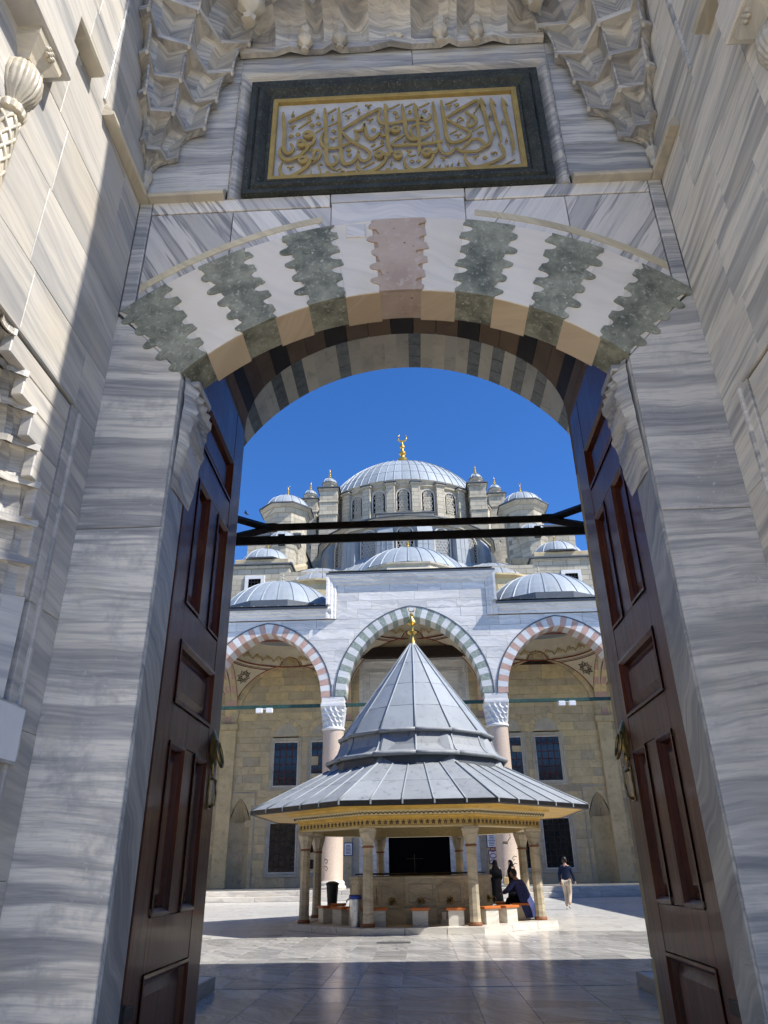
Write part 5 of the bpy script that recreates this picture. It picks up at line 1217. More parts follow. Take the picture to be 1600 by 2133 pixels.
# blind arch on the wall under each side vault
for sgn in (-1, 1):
    ba = Arch(sgn * 9.2, 11.05, 3.70, 4.25)
    for i in range(29):
        voussoir(ba, (i + .01) / 29, (i + .99) / 29, .42, YBW - .14, YBW + .05, 3, .01).build('wall_arch_stone', 'limestone', mo)
def window(cx, hw, z0, z1, upper):
    w = MB().box(cx - hw - .02, cx + hw + .02, YBW + .17, YBW + .20, z0 - .02, z1 + .02).build('window', 'window_glass', mo)
    F = [(0, 0), (.02, 0), (.05, .03), (.05, .08), (.02, .10), (.03, .16), (.06, .19), (.06, .26), (0, .28)]
    p = [(cx - hw, YBW, z0), (cx - hw, YBW, z1), (cx + hw, YBW, z1), (cx + hw, YBW, z0)]
    MB().moulding(p, (0, -1, 0), F, closed=True).build('frame', 'limestone_grey', w)
    for s in (-1, 1): MB().box(cx + s * hw, cx + s * (hw - .04), YBW - .005, YBW + .18, z0, z1).build('reveal', 'marble_facade', w)
    MB().box(cx - hw, cx + hw, YBW - .005, YBW + .18, z1 - .04, z1).build('reveal', 'marble_facade', w); MB().box(cx - hw, cx + hw, YBW - .02, YBW + .18, z0 - .02, z0 + .05).build('sill', 'marble_facade', w)
    mat = 'window_wood' if upper else 'iron_black'
    g = []
    nx, nz = (4, 6) if upper else (5, 8)
    for i in range(1, nx): MB().box(cx - hw + 2 * hw * i / nx - .025, cx - hw + 2 * hw * i / nx + .025, YBW + .11, YBW + .15, z0, z1).build('bar', mat, w)
    for i in range(1, nz): MB().box(cx - hw, cx + hw, YBW + .10, YBW + .14, z0 + (z1 - z0) * i / nz - .025, z0 + (z1 - z0) * i / nz + .025).build('bar', mat, w)
    if upper:
        ar = Arch(cx, z1 + .42, .82, .86)
        for i in range(9): voussoir(ar, (i + .01) / 9, (i + .99) / 9, .36, YBW - .05, YBW + .05, 3, .01).build('relieving_arch', 'limestone', w)
        MB().prism([ar.p(i / 16) for i in range(17)], fxz, YBW - .03, YBW + .05, .01).build('tympanum', 'limestone_grey', w)
for sgn in (-1, 1):
    window(sgn * 9.27, .87, 6.75, 9.75, True); window(sgn * 6.60, .87, 6.75, 9.75, True); window(sgn * 9.25, .93, 1.35, 4.42, False); window(sgn * 6.6, .93, 1.35, 4.42, False)
    # mihrab niche with a ribbed hood
    cx = sgn * 12.25
    n_ = MB().lathe([(.70, .5), (.70, 4.5)], (cx, YBW, 0), 16, 0, PI).build('niche', 'limestone', mo)
    hd = []
    for i in range(13):
        t = i / 12; z = 4.5 + 1.5 * t; r = .70 * (1 - t ** 1.6) ** .8 * (1.0 - .12 * math.sin(PI * t))
        hd.append([(cx + max(.01, r) * math.cos(a), YBW + .002 + max(.01, r) * math.sin(a) * (1 + .10 * math.sin(a * 18)), z) for a in [PI * k / 36 for k in range(37)]])
    MB().loft(hd).build('niche_hood', 'limestone', n_)
    pol = [(cx - .73, 4.45)] + [(cx - max(.0, .72 * (1 - (i / 10) ** 1.6) ** .8), 4.5 + 1.52 * i / 10) for i in range(11)]
    pol += [(cx + max(.0, .72 * (1 - (i / 10) ** 1.6) ** .8), 4.5 + 1.52 * i / 10) for i in range(9, -1, -1)] + [(cx + .73, 4.45), (cx + .73, 6.08), (cx - .73, 6.08)]
    MB().prism(pol, fxz, YBW + .004, YBW + .09).build('niche_surround', 'limestone', n_)
    for x0 in (cx - .73, cx + .70): MB().box(x0, x0 + .03, YBW - .01, YBW + .1, .5, 4.5).build('niche_edge', 'limestone', n_)
    MB().moulding([(cx - .95, YBW, .5), (cx - .95, YBW, 6.35), (cx + .95, YBW, 6.35), (cx + .95, YBW, .5)], (0, -1, 0), [(0, 0), (.05, 0), (.06, .03), (.05, .08), (0, .09)]).build('niche_frame', 'limestone_grey', n_)
# marble portal in the middle bay
pw = MB().box(-3.95, 3.95, YBW + .05, YBW + .3, 4.6, 15.6).build('portal_wall', 'marble_facade', mo)
for s in (-1, 1): MB().box(s * 2.25, s * 3.95, YBW + .05, YBW + .3, .5, 4.6).build('portal_pier', 'marble_facade', mo)
for k, (hw, zt, o) in enumerate(((3.75, 15.3, .16), (3.25, 14.5, .12), (2.35, 12.7, .08))):
    MB().moulding([(-hw, YBW + .05, .5), (-hw, YBW + .05, zt), (hw, YBW + .05, zt), (hw, YBW + .05, .5)], (0, -1, 0), [(0, 0), (o, .02), (o, .12), (o * .5, .16), (o * .6, .26), (0, .30)]).build('portal_moulding', 'marble_facade', mo)
MB().box(-4.4, 4.4, YBW - .35, YBW + .05, 15.6, 16.4, .03).build('portal_band', 'iron_brown', mo)  # dark brown band across the head of the portal
MB().box(-4.4, 4.4, YBW - .1, YBW + .25, 16.4, 18.8, .03).build('portal_wall', 'limestone', mo)
dr = MB().box(-2.25, 2.25, YBW + .17, YBW + .2, .5, 4.6).build('doorway', 'dark_void', mo)
for s in (-1, 1): MB().box(s * 2.25, s * 2.05, YBW + .0, YBW + .19, .5, 4.6, .02).build('jamb', 'marble_facade', dr)
MB().box(-2.25, 2.25, YBW, YBW + .19, 4.3, 4.6, .02).build('lintel', 'marble_facade', dr)
# notices on the wall beside the doorway
def notice(px0, py0, px1, py1, Y, label, mat_in, lines, seal=False):
    a, b = at(px0, py0, Y), at(px1, py1, Y); x0, x1, z0, z1 = a.x, b.x, b.z, a.z
    n = thing('wall_notice', ((x0 + x1) / 2, Y, z0), label, 'notice', 'notices on the portico wall')
    MB().box(x0 - .06, x1 + .06, Y, Y + .05, z0 - .06, z1 + .06, .01).build('frame', 'ink_blue' if mat_in != 'white_plain' else 'steel', n)
    MB().box(x0, x1, Y - .006, Y, z0, z1).build('sheet', 'white_paper', n)
    mb = MB(); r = random.Random(int(px0))
    for i in range(lines):
        zz = z1 - (z1 - z0) * (.16 + .72 * i / max(1, lines - 1)); w = (x1 - x0) * r.uniform(.5, .8) / 2
        mb.box((x0 + x1) / 2 - w, (x0 + x1) / 2 + w, Y - .010, Y - .006, zz - .025, zz + .02)
    if lines: mb.build('text_line', 'ink_blue', n, kind='stuff')
    if seal:
        mb = MB(); c = ((x0 + x1) / 2, Y - .012, (z0 + z1) / 2)
        for k in range(3): mb.tube([(c[0] + (.16 + .05 * k) * math.cos(q), c[1], c[2] + .45 - .38 * k + (.14) * math.sin(q)) for q in [i * PI / 6 for i in range(13)]], .03, 5, cap=False)
        mb.build('emblem', 'ink_red', n, kind='stuff')
for s in (-1, 1): MB().box(s * 3.95, s * 5.4, YBW - .01, YBW + .3, .5, 5.4, .02).build('wall_slab', 'limestone_grey', mo)
notice(718, 1757, 733, 1781, 52.70, 'framed pale blue notice sheet left of the dark doorway', 'a', 7)
notice(1014, 1733, 1034, 1764, 52.70, 'tall white notice with printed lines right of the dark doorway', 'a', 8)
notice(1019, 1773, 1036, 1797, 52.70, 'white poster with red emblem under the printed notice', 'a', 0, True)
# ---- domes
def gores(parent, c, r, h, n, mat, name='lead_gore', a0=0, a1=2 * PI, seam=.05, steps=9, zlow=0.0):
    """dome of separate lead gores; each has raised edges where it meets its neighbour"""
    R = (r * r + h * h) / (2 * h); zc = h - R
    f0 = math.asin(max(-1, min(1, (zlow - zc) / R)))
    da = (a1 - a0) / n; rings = []
    for j in range(steps + 1):
        f = f0 + (PI / 2 - f0) * j / steps * .985
        rad, z = R * math.cos(f), zc + R * math.sin(f)
        row = []
        for s, up in ((-.5, seam), (-.47, seam), (-.44, 0), (-.2, .01), (.2, .01), (.44, 0), (.47, seam), (.5, seam)):
            a = s * da; rr = rad + up * math.cos(f); row.append((rr * math.cos(a), rr * math.sin(a), z + up * math.sin(f)))
        rings.append(row)
    first = None
    for k in range(n):
        an = a0 + da * (k + .5)
        if first is None:
            o = MB().loft(rings).build(name, mat, parent, local=True); first = o
        else:
            o = first.copy(); COL.objects.link(o); o.parent = parent
        o.matrix_local = Matrix.Translation(Vector(c) - wloc(parent)) @ Matrix.Rotation(an, 4, 'Z')
def finial(parent, x, y, z, s, crescent=True, mat='gold_leaf'):
    P = [(.5, 0), (.28, .15), (.22, .4), (.5, .55), (.55, .8), (.25, 1.0), (.2, 1.2), (.42, 1.35), (.45, 1.55), (.2, 1.75), (.17, 1.95), (.34, 2.1), (.34, 2.25), (.14, 2.45), (.12, 2.7), (.24, 2.85), (.22, 3.0), (.08, 3.2), (.04, 3.6)]
    o = MB().lathe([(a * s, b * s) for a, b in P], (x, y, z), 14).build('finial', mat, parent, smooth='auto')
    if crescent:
        MB().tube([(x + .42 * s * math.sin(a), y, z + 3.95 * s - .42 * s * math.cos(a)) for a in [(-2.55 + 5.1 * i / 14) for i in range(15)]], [(.02 + .075 * math.sin(PI * i / 14)) * s for i in range(15)], 6).build('crescent', mat, o, smooth=True)
    return o
def poly_ring(parent, name, prof_, c, n, mat, rot=0.0, cap=False):
    rings = [[(c[0] + r * math.cos(rot + 2 * PI * k / n), c[1] + r * math.sin(rot + 2 * PI * k / n), c[2] + z) for k in range(n)] for r, z in prof_]
    return MB().loft(rings, closed=True, cap=cap).build(name, mat, parent)
# portico domes
for sgn in (-1, 1):
    d = poly_ring(po, 'dome_drum', [(4.75, 0), (4.75, .5), (4.62, .52)], (sgn * 9.35, 49.2, 17.0), 12, 'lead_dark', PI / 12)
    for k in range(14):
        x0 = sgn * 5.3 + sgn * k * .66
        MB().add
    mb = MB(); mb.add([(sgn * 5.25, 43.85, 16.80), (sgn * 14.6, 43.85, 16.80), (sgn * 14.6, 46.6, 17.35), (sgn * 5.25, 46.6, 17.35)], [(0, 1, 2, 3)]); mb.build('eave_sheet', 'lead', po)
    for k in range(12): MB().tube([(sgn * (5.4 + k * .8), 43.85, 16.82), (sgn * (5.4 + k * .8), 46.5, 17.36)], .035, 5).build('roof_rib', 'lead_pale', po)
    gores(d, (sgn * 9.35, 49.2, 17.5), 4.55, 2.7, 26, 'lead_pale')
    finial(d, sgn * 9.35, 49.2, 20.15, .28, False, 'lattice_white')
d = poly_ring(po, 'dome_drum', [(4.9, 0), (4.6, .8), (4.75, .9), (4.75, 1.02), (4.35, 1.1)], (-.1, 49.6, 19.1), 10, 'limestone_grey', PI / 2 - PI / 10)
mb = MB(); mb.add([(-5.4, 44.0, 19.15), (5.4, 44.0, 19.15), (5.4, 47, 19.5), (-5.4, 47, 19.5)], [(0, 1, 2, 3)]); mb.build('eave_sheet', 'lead', po)
gores(d, (-.1, 49.6, 20.2), 4.4, 2.5, 28, 'lead_pale'); finial(d, -.1, 49.6, 22.65, .36)
# ---- upper parts of the mosque
def hex_lattice(w, h, r=.19, bw=.042, th=.03):
    """arched pierced screen: hexagonal web inside an arched outline, local x across, z up, y depth"""
    mb = MB(); ar = Arch(0, h - w / 2, w / 2, w / 2); seen = set()
    inside = lambda x, z: abs(x) <= w / 2 and 0 <= z and (z <= h - w / 2 or z <= ar.z(x))
    dx, dz = r * math.sqrt(3), r * 1.5
    for j in range(-1, int(h / dz) + 2):
        for i in range(-6, 7):
            cx, cz = (i + .5 * (j % 2)) * dx, j * dz
            pts = [(cx + r * math.cos(PI / 6 + k * PI / 3), cz + r * math.sin(PI / 6 + k * PI / 3)) for k in range(6)]
            for k in range(6):
                a, b = pts[k], pts[(k + 1) % 6]; key = (round((a[0] + b[0]) * 50), round((a[1] + b[1]) * 50))
                if key in seen: continue
                seen.add(key)
                if inside(*a) and inside(*b):
                    d = Vector((b[0] - a[0], b[1] - a[1])).normalized(); m = Vector((-d.y, d.x)) * bw / 2; e = d * bw * .4
                    q = [(a[0] - e.x + m.x, a[1] - e.y + m.y), (b[0] + e.x + m.x, b[1] + e.y + m.y), (b[0] + e.x - m.x, b[1] + e.y - m.y), (a[0] - e.x - m.x, a[1] - e.y - m.y)]
                    mb.prism(q, fxz, 0, th)
    return mb
def arched(w, h, n=12):
    ar = Arch(0, h - w / 2, w / 2, w / 2)
    return [(-w / 2, 0)] + [ar.p(i / n) for i in range(n + 1)] + [(w / 2, 0)]
PROTO = {}
def lattice_window(parent, c, ang, w, h, key):
    """pierced window standing at c, outward direction ang (radians in plan)"""
    Mx = Matrix.Translation(Vector(c) - wloc(parent)) @ Matrix.Rotation(ang + PI / 2, 4, 'Z')
    if key not in PROTO:
        g = MB().prism(arched(w, h), fxz, .12, .16).build('window', 'dark_void', parent, local=True)
        l = hex_lattice(w - .06, h - .03).build('lattice', 'lattice_white', g, local=True); l['kind'] = 'stuff'
        mb = MB(); o, i = arched(w + .22, h + .11), arched(w - .04, h - .02)
        n = len(o)
        rings = [[(p[0], -.03, p[1]) for p in i], [(p[0], -.05, p[1]) for p in o], [(p[0], .15, p[1]) for p in o]]
        mb.loft(rings); f = mb.build('frame', 'lattice_white', g, local=True)
        PROTO[key] = g
        o = g
    else:
        o = copy_tree(PROTO[key], parent)
    o.matrix_local = Mx
# main drum and dome
DX, DY = -.45, 78.0; RD = 10.15
dr_ = poly_ring(mo, 'drum', [(RD - .15, 33.5), (RD - .15, 38.6)], (DX, DY, 0), 48, 'ashlar_far')
NW = 24
for k in range(NW):
    a = -PI / 2 + 2 * PI * k / NW
    if math.sin(a) > .35: continue
    lattice_window(mo, (DX + (RD - .06) * math.cos(a), DY + (RD - .06) * math.sin(a), 35.55), a, 1.36, 2.45, 'drumwin')
    ar = Arch(0, 35.55 + 1.75, .74, .74); 
    b = a + PI / NW
    # buttress between the windows
    Bm = Matrix.Translation(Vector((DX + RD * math.cos(b), DY + RD * math.sin(b), 33.4)) - wloc(mo)) @ Matrix.Rotation(b - PI / 2, 4, 'Z')
    bt = MB().box(-.46, .46, -.3, .34, 0, 5.0, .03).build('buttress', 'ashlar_far', mo, local=True); bt.matrix_local = Bm
    MB().box(-.60, .60, -.3, .52, 5.0, 5.25, .06).build('buttress_cap', 'ashlar_far', bt, local=True)
    MB().box(-.66, .66, -.4, .62, 5.25, 5.36, .02).build('cap_flashing', 'lead_dark', bt, local=True)
poly_ring(mo, 'drum_cornice', [(RD - .2, 38.3), (RD + .05, 38.45), (RD + .05, 38.75), (RD + .25, 38.95), (RD + .3, 39.05), (RD - .3, 39.15)], (DX, DY, 0), 48, 'ashlar_far')
dm = poly_ring(mo, 'dome', [(RD - .05, 39.05), (RD - .1, 39.3), (RD - .5, 39.35)], (DX, DY, 0), 48, 'lead_dark')
gores(dm, (DX, DY, 39.2), RD - .15, 6.6, 64, 'lead_pale', seam=.07, steps=14)
for zz in (40.8, 42.4, 43.9):
    R_ = ((RD - .15) ** 2 + 6.6 ** 2) / (2 * 6.6); q = math.sqrt(R_ ** 2 - (zz - (39.2 + 6.6 - R_)) ** 2)
    poly_ring(dm, 'lap_seam', [(q + .03, zz - .03), (q + .05, zz), (q + .0, zz + .04)], (DX, DY, 0), 64, 'lead')
finial(mo, DX, DY, 45.7, 1.32)
# square shoulders below the drum, with parapet lines
MB().box(DX - 9.9, DX + 9.9, DY - 9.0, DY + 9, 20, 33.4).build('hall_body', 'ashlar_far', mo)
poly_ring(mo, 'shoulder', [(11.2, 20), (11.2, 33.4), (11.5, 33.7), (11.5, 34.0), (10.2, 34.3)], (DX, DY, 0), 8, 'ashlar_far', PI / 8)
poly_ring(mo, 'shoulder_flashing', [(11.62, 34.02), (11.62, 34.15), (10.0, 34.6)], (DX, DY, 0), 8, 'lead_dark', PI / 8)
# stepped gable in front of the drum
for k, (hw, zt, y) in enumerate(((3.0, 34.62, 67.0), (6.2, 33.8, 67.2))):
    MB().box(AXO - hw, AXO + hw, y, y + 1.2, 31, zt, .03).build('gable_step', 'ashlar_far', mo)
    MB().box(AXO - hw - .12, AXO + hw + .12, y - .14, y + 1.2, zt, zt + .14, .02).build('gable_flashing', 'lead_dark', mo)
# front half dome over the entrance side: drum with lattice windows and lead clad piers
SX, SY, SR = AXO, 69.3, 8.7
poly_ring(mo, 'half_drum', [(SR - .12, 20), (SR - .12, 31.0)], (SX, SY, 0), 40, 'lead_old')
angs_ = [-PI / 2 + k * math.radians(23.5) for k in range(-4, 5)]
for a in angs_:
    lattice_window(mo, (SX + (SR - .04) * math.cos(a), SY + (SR - .04) * math.sin(a), 27.35), a, 1.50, 2.75, 'halfwin')
for k in range(-4, 4):
    a = -PI / 2 + (k + .5) * math.radians(23.5)
    Bm = Matrix.Translation(Vector((SX + SR * math.cos(a), SY + SR * math.sin(a), 25.5)) - wloc(mo)) @ Matrix.Rotation(a - PI / 2, 4, 'Z')
    bt = MB(); bt.loft([[(-.80, -.4, 0), (-.80, .75, 0), (.80, .75, 0), (.80, -.4, 0)], [(-.72, -.4, 3.9), (-.72, .55, 3.9), (.72, .55, 3.9), (.72, -.4, 3.9)], [(-.72, -.4, 4.6), (-.72, .2, 4.6), (.72, .2, 4.6), (.72, -.4, 4.6)]], closed=True, cap=True)
    bt = bt.build('lead_pier', 'lead', mo, local=True); bt.matrix_local = Bm
    for q in (-.25, .25): MB().tube([(q, .77, .1), (q, .57, 3.88)], .02, 5).build('roof_rib', 'lead_pale', bt, local=True)
    for zz in (1.3, 2.6): MB().box(-.78, .78, .55, .70 - .05 * zz + .06, zz, zz + .03).build('lap_seam', 'lead_old', bt, local=True)
poly_ring(mo, 'half_drum_cornice', [(SR - .2, 30.2), (SR + .3, 30.4), (SR + .3, 30.6), (SR + .55, 30.8), (SR + .55, 30.95), (SR - .2, 31.1)], (SX, SY, 0), 20, 'ashlar_far')
poly_ring(mo, 'half_drum_flashing', [(SR + .65, 30.95), (SR + .65, 31.07), (SR - .3, 31.2)], (SX, SY, 0), 20, 'lead_dark')
hd_ = poly_ring(mo, 'half_dome', [(SR + .1, 31.1), (SR - .2, 31.2)], (SX, SY, 0), 40, 'lead_dark')
gores(hd_, (SX, SY + .2, 31.15), SR - .1, 2.55, 36, 'lead_pale', a0=PI, a1=2 * PI)
# lead skirt roof below the windows, and the low half domes at both sides
rings = []
for r, z in ((SR - .1, 27.45), (SR + 1.6, 25.6), (SR + 4.2, 23.6), (SR + 4.3, 23.3)):
    rings.append([(SX + r * math.cos(a), SY + r * math.sin(a), z) for a in [PI + PI * i / 36 for i in range(37)]])
sk = MB().loft(rings).build('skirt_roof', 'lead', mo)
for i in range(1, 36):
    MB().tube([(r[i][0], r[i][1], r[i][2] + .03) for r in rings[:3]], .04, 5).build('roof_rib', 'lead_pale', sk)
MB().box(-10.6, 10.0, 54.2, 66, 12, 23.3).build('hall_body', 'ashlar_far', mo)
for sgn in (-1, 1):
    d = poly_ring(mo, 'exedra_drum', [(4.3, 0), (4.3, 1.3), (4.6, 1.5), (4.6, 1.65), (4.1, 1.7)], (sgn * 7.2 + AXO, 57.6, 20.6), 20, 'limestone')
    gores(d, (sgn * 7.2 + AXO, 57.6, 22.25), 4.15, 2.3, 22, 'lead_old')
# ---- towers
def sq_turret(px0, px1, py_base, py_top, Y, capw=.8):
    a, b, c = at(px0, py_base, Y), at(px1, py_base, Y), at((px0 + px1) / 2, py_top, Y)
    cx, hw, zt = (a.x + b.x) / 2, (b.x - a.x) / 2, c.z
    t_ = MB().box(cx - hw * .86, cx + hw * .86, Y - hw * .86, Y + hw * .86, a.z - 6, zt - .35, .03).build('turret', 'ashlar_far', mo)
    for k in range(2):
        zz = zt - .35 - 1.9 * (k + 1) * .8
        MB().box(cx - hw * .95, cx + hw * .95, Y - hw * .95, Y + hw * .95, zz, zz + .18, .04).build('string_course', 'ashlar_far', t_)
    MB().box(cx - hw * .98, cx + hw * .98, Y - hw * .98, Y + hw * .98, zt - .35, zt - .12, .06).build('cornice', 'ashlar_far', t_)
    MB().box(cx - hw * 1.12, cx + hw * 1.12, Y - hw * 1.12, Y + hw * 1.12, zt - .12, zt, .02).build('flashing', 'lead_dark', t_)
    poly_ring(t_, 'lantern', [(hw * .60, 0), (hw * .60, hw * .45), (hw * .74, hw * .62), (hw * .76, hw * .72)], (cx, Y, zt), 8, 'ashlar_far', PI / 8)
    poly_ring(t_, 'lantern_flashing', [(hw * .80, hw * .72), (hw * .80, hw * .78), (hw * .6, hw * .84)], (cx, Y, zt), 8, 'lead_dark', PI / 8)
    gores(t_, (cx, Y, zt + hw * .8), hw * .70, hw * .62, 8, 'lead_pale')
    finial(t_, cx, Y, zt + hw * 1.38, hw * .30, False)
sq_turret(664, 707, 1087, 1024, 70.0); sq_turret(977, 1018, 1077, 1013, 70.0)
sq_turret(626, 664, 1095, 1046, 76.0); sq_turret(1018, 1056, 1085, 1034, 76.0)
def round_tower(cx, Y, hw, zc_, zb, gore_n=16, big=True):
    t_ = poly_ring(mo, 'weight_tower', [(hw * .86, zb), (hw * .86, zc_ - .75)], (cx, Y, 0), 8, 'ashlar_far', PI / 8)
    poly_ring(t_, 'cornice', [(hw * .86, zc_ - .9), (hw * .92, zc_ - .7), (hw * .98, zc_ - .35), (hw * 1.1, zc_ - .2), (hw * 1.12, zc_ - .05)], (cx, Y, 0), 8, 'ashlar_far', PI / 8)
    poly_ring(t_, 'flashing', [(hw * 1.16, zc_ - .05), (hw * 1.16, zc_ + .07), (hw * .9, zc_ + .12)], (cx, Y, 0), 8, 'lead_dark', PI / 8)
    gores(t_, (cx, Y, zc_ + .08), hw * .98, hw * .72, gore_n, 'lead_pale')
    if big: finial(t_, cx, Y, zc_ + hw * .78, hw * .13, True)
    return t_
round_tower(-11.75 , 62.0, 2.35, 32.55, 20); round_tower(10.95, 62.0, 2.2, 32.15, 20)
round_tower(-11.6, 60.0, 1.5, 28.4, 20, 10, False); round_tower(11.3, 60.5, 1.5, 28.6, 20, 10, False)
for sgn, cx in ((-1, -12.6), (1, 12.75)):
    z0 = 24.9 if sgn < 0 else 24.75
    b_ = MB().box(cx - 2.5, cx + 2.45, 56.0, 60.5, 10, z0 - .45, .03).build('stair_tower', 'ashlar_far', mo)
    MB().box(cx - 2.6, cx + 2.55, 55.9, 60.6, z0 - .45, z0 - .2, .06).build('cornice', 'ashlar_far', b_)
    MB().box(cx - 2.75, cx + 2.70, 55.75, 60.7, z0 - .2, z0 - .06, .02).build('flashing', 'lead_dark', b_)
    MB().box(cx - 2.3, cx + 2.3, 56.1, 60.2, z0 - .06, z0 + .45, .03).build('attic', 'limestone', b_)
    poly_ring(b_, 'attic_roof', [(2.5, 0), (2.6, .12), (2.3, .25)], (cx, 58.2, z0 + .42), 8, 'lead_dark', PI / 8)
    gores(b_, (cx, 58.2, z0 + .55), 2.35, 1.55, 14, 'lead')
    finial(b_, cx, 58.2, z0 + 2.05, .25, False)
    xw = -13.05 if sgn < 0 else 13.3; zw = 22.85 if sgn < 0 else 22.5
    w = MB().box(xw - .52, xw + .52, 55.93, 55.99, zw - .6, zw + .62).build('window', 'dark_void', b_)
    MB().moulding([(xw - .52, 56.0, zw - .6), (xw - .52, 56.0, zw + .62), (xw + .52, 56.0, zw + .62), (xw + .52, 56.0, zw - .6)], (0, -1, 0), [(0, 0), (.12, 0), (.12, .30), (0, .32)], closed=True).build('frame', 'marble_vouss', w)
    for i in range(1, 4):
        MB().box(xw - .52 + .26 * i - .02, xw - .52 + .26 * i + .02, 55.88, 55.93, zw - .6, zw + .62).build('bar', 'iron_black', w)
        MB().box(xw - .52, xw + .52, 55.87, 55.92, zw - .6 + .31 * i - .02, zw - .6 + .31 * i + .02).build('bar', 'iron_black', w)
    # lower wall joining the towers
    MB().box(cx - 2.4, cx + 2.4, 60.4, 70, 10, 29.5, .03).build('side_wall', 'ashlar_far', mo)
    MB().box(cx - 2.55, cx + 2.55, 60.3, 70.1, 29.5, 29.7, .02).build('flashing', 'lead_dark', mo)
    # ramp shaped cornice from tower to hall
    mb = MB(); xi, xo = AXO + sgn * 9.3, cx - sgn * 2.35
    mb.loft([[(xo, 57.5, 24.6), (xo, 57.5, 24.95), (xo + sgn * .2, 57.0, 24.95), (xo + sgn * .2, 57.0, 24.6)], [(xi, 62.5, 26.9), (xi, 62.5, 27.3), (xi + sgn * .2, 62, 27.3), (xi + sgn * .2, 62, 26.9)]], closed=True, cap=True)
    mb.build('ramp_cornice', 'limestone', mo)
# ------------------------------------------------------------------ people
def skin_mesh(name, joints, bones, mat, parent, sub=2, root=0, smooth=True):
    """joints: {key: (x,y,z,r)}; bones: list of key pairs; one continuous skinned surface"""
    bm = bmesh.new(); sl = bm.verts.layers.skin.verify(); vm = {}
    used = []
    for a, b in bones:
        for k in (a, b):
            if k not in used: used.append(k)
    for i, k in enumerate(used):
        x, y, z, r = joints[k]; v = bm.verts.new((x, y, z)); vm[k] = v
        rr = r if isinstance(r, tuple) else (r, r)
        v[sl].radius = rr; v[sl].use_root = (i == root)
    for a, b in bones: bm.edges.new((vm[a], vm[b]))
    me = bpy.data.meshes.new(name); bm.to_mesh(me); bm.free(); me.materials.append(M[mat])
    o = bpy.data.objects.new(name, me); COL.objects.link(o); o.parent = parent
    m = o.modifiers.new('Skin', 'SKIN'); m.use_smooth_shade = True
    s = o.modifiers.new('Sub', 'SUBSURF'); s.levels = sub; s.render_levels = sub
    return o
def blob(name, c, r, mat, parent, fn=None, n=16):
    rings = []
    for j in range(1, n):
        f = PI * j / n; row = []
        for i in range(n * 2):
            a = PI * i / n; d = Vector((math.sin(f) * math.cos(a), math.sin(f) * math.sin(a), math.cos(f)))
            k = fn(d) if fn else 1
            row.append((c[0] + d.x * r[0] * k, c[1] + d.y * r[1] * k, c[2] + d.z * r[2] * k))
        rings.append(row)
    return MB().loft(rings, closed=True, cap=True).build(name, mat, parent, smooth=True, local=True)
def hand(parent, J, w, e, s):
    """palm with fingers, grown from the wrist; e = elbow"""
    W = Vector(J[w][:3]); E_ = Vector(J[e][:3]); d = (W - E_).normalized(); side = d.cross(Vector((0, 1, 0))).normalized()
    fw = d.cross(side)
    mbp = {'w': (*W, .024), 'p': (*(W + d * .06), (.036, .018)), 'q': (*(W + d * .09), (.038, .016))}; bones = [('w', 'p'), ('p', 'q')]
    for i in range(4):
        o = fw * (.027 - .018 * i); L = (.07, .08, .075, .06)[i]
        mbp['a%d' % i] = (*(W + d * .10 + o), .010); mbp['b%d' % i] = (*(W + d * (.10 + L * .5) + o + side * .008 * s), .009); mbp['c%d' % i] = (*(W + d * (.10 + L) + o + side * .022 * s), .007)
        bones += [('q', 'a%d' % i), ('a%d' % i, 'b%d' % i), ('b%d' % i, 'c%d' % i)]
    mbp['t0'] = (*(W + d * .045 + fw * .035), .012); mbp['t1'] = (*(W + d * .085 + fw * .055), .009); bones += [('p', 't0'), ('t0', 't1')]
    return skin_mesh('hand', mbp, bones, 'skin', parent, 1)
def head(parent, c, yaw, hair=True):
    """head facing local +y rotated by yaw"""
    def fn(d):
        k = 1.0
        if d.y > .3: k += .05 * math.exp(-((d.z + .05) ** 2 + d.x ** 2 * 3) * 14)        # nose
        if d.z < -.4: k -= .06 * abs(d.x)
        return k
    h = blob('head', (0, 0, 0), (.075, .095, .118), 'skin', parent, fn)
    h.matrix_local = Matrix.Translation(c) @ Matrix.Rotation(yaw, 4, 'Z')
    for s in (-1, 1):
        blob('ear', (s * .077, -.005, -.005), (.012, .022, .032), 'skin', h, n=8)
        blob('eye', (s * .03, .085, .012), (.011, .008, .007), 'white_plastic', h, n=8)
        blob('iris', (s * .03, .092, .012), (.005, .004, .005), 'hair', h, n=6)
    blob('mouth', (0, .085, -.052), (.022, .008, .006), 'ink_red', h, n=8)
    if hair:
        def hf(d):
            k = 1 + .05 * math.sin(d.x * 23 + d.z * 17) * math.sin(d.y * 19 + d.z * 11)
            if d.y > .25 and d.z < .42: k *= .72
            if d.z < -.35 and d.y > -.2: k *= .85
            return k
        blob('hair', (0, -.014, .022), (.086, .100, .116), 'hair', h, hf, 20)
    return h
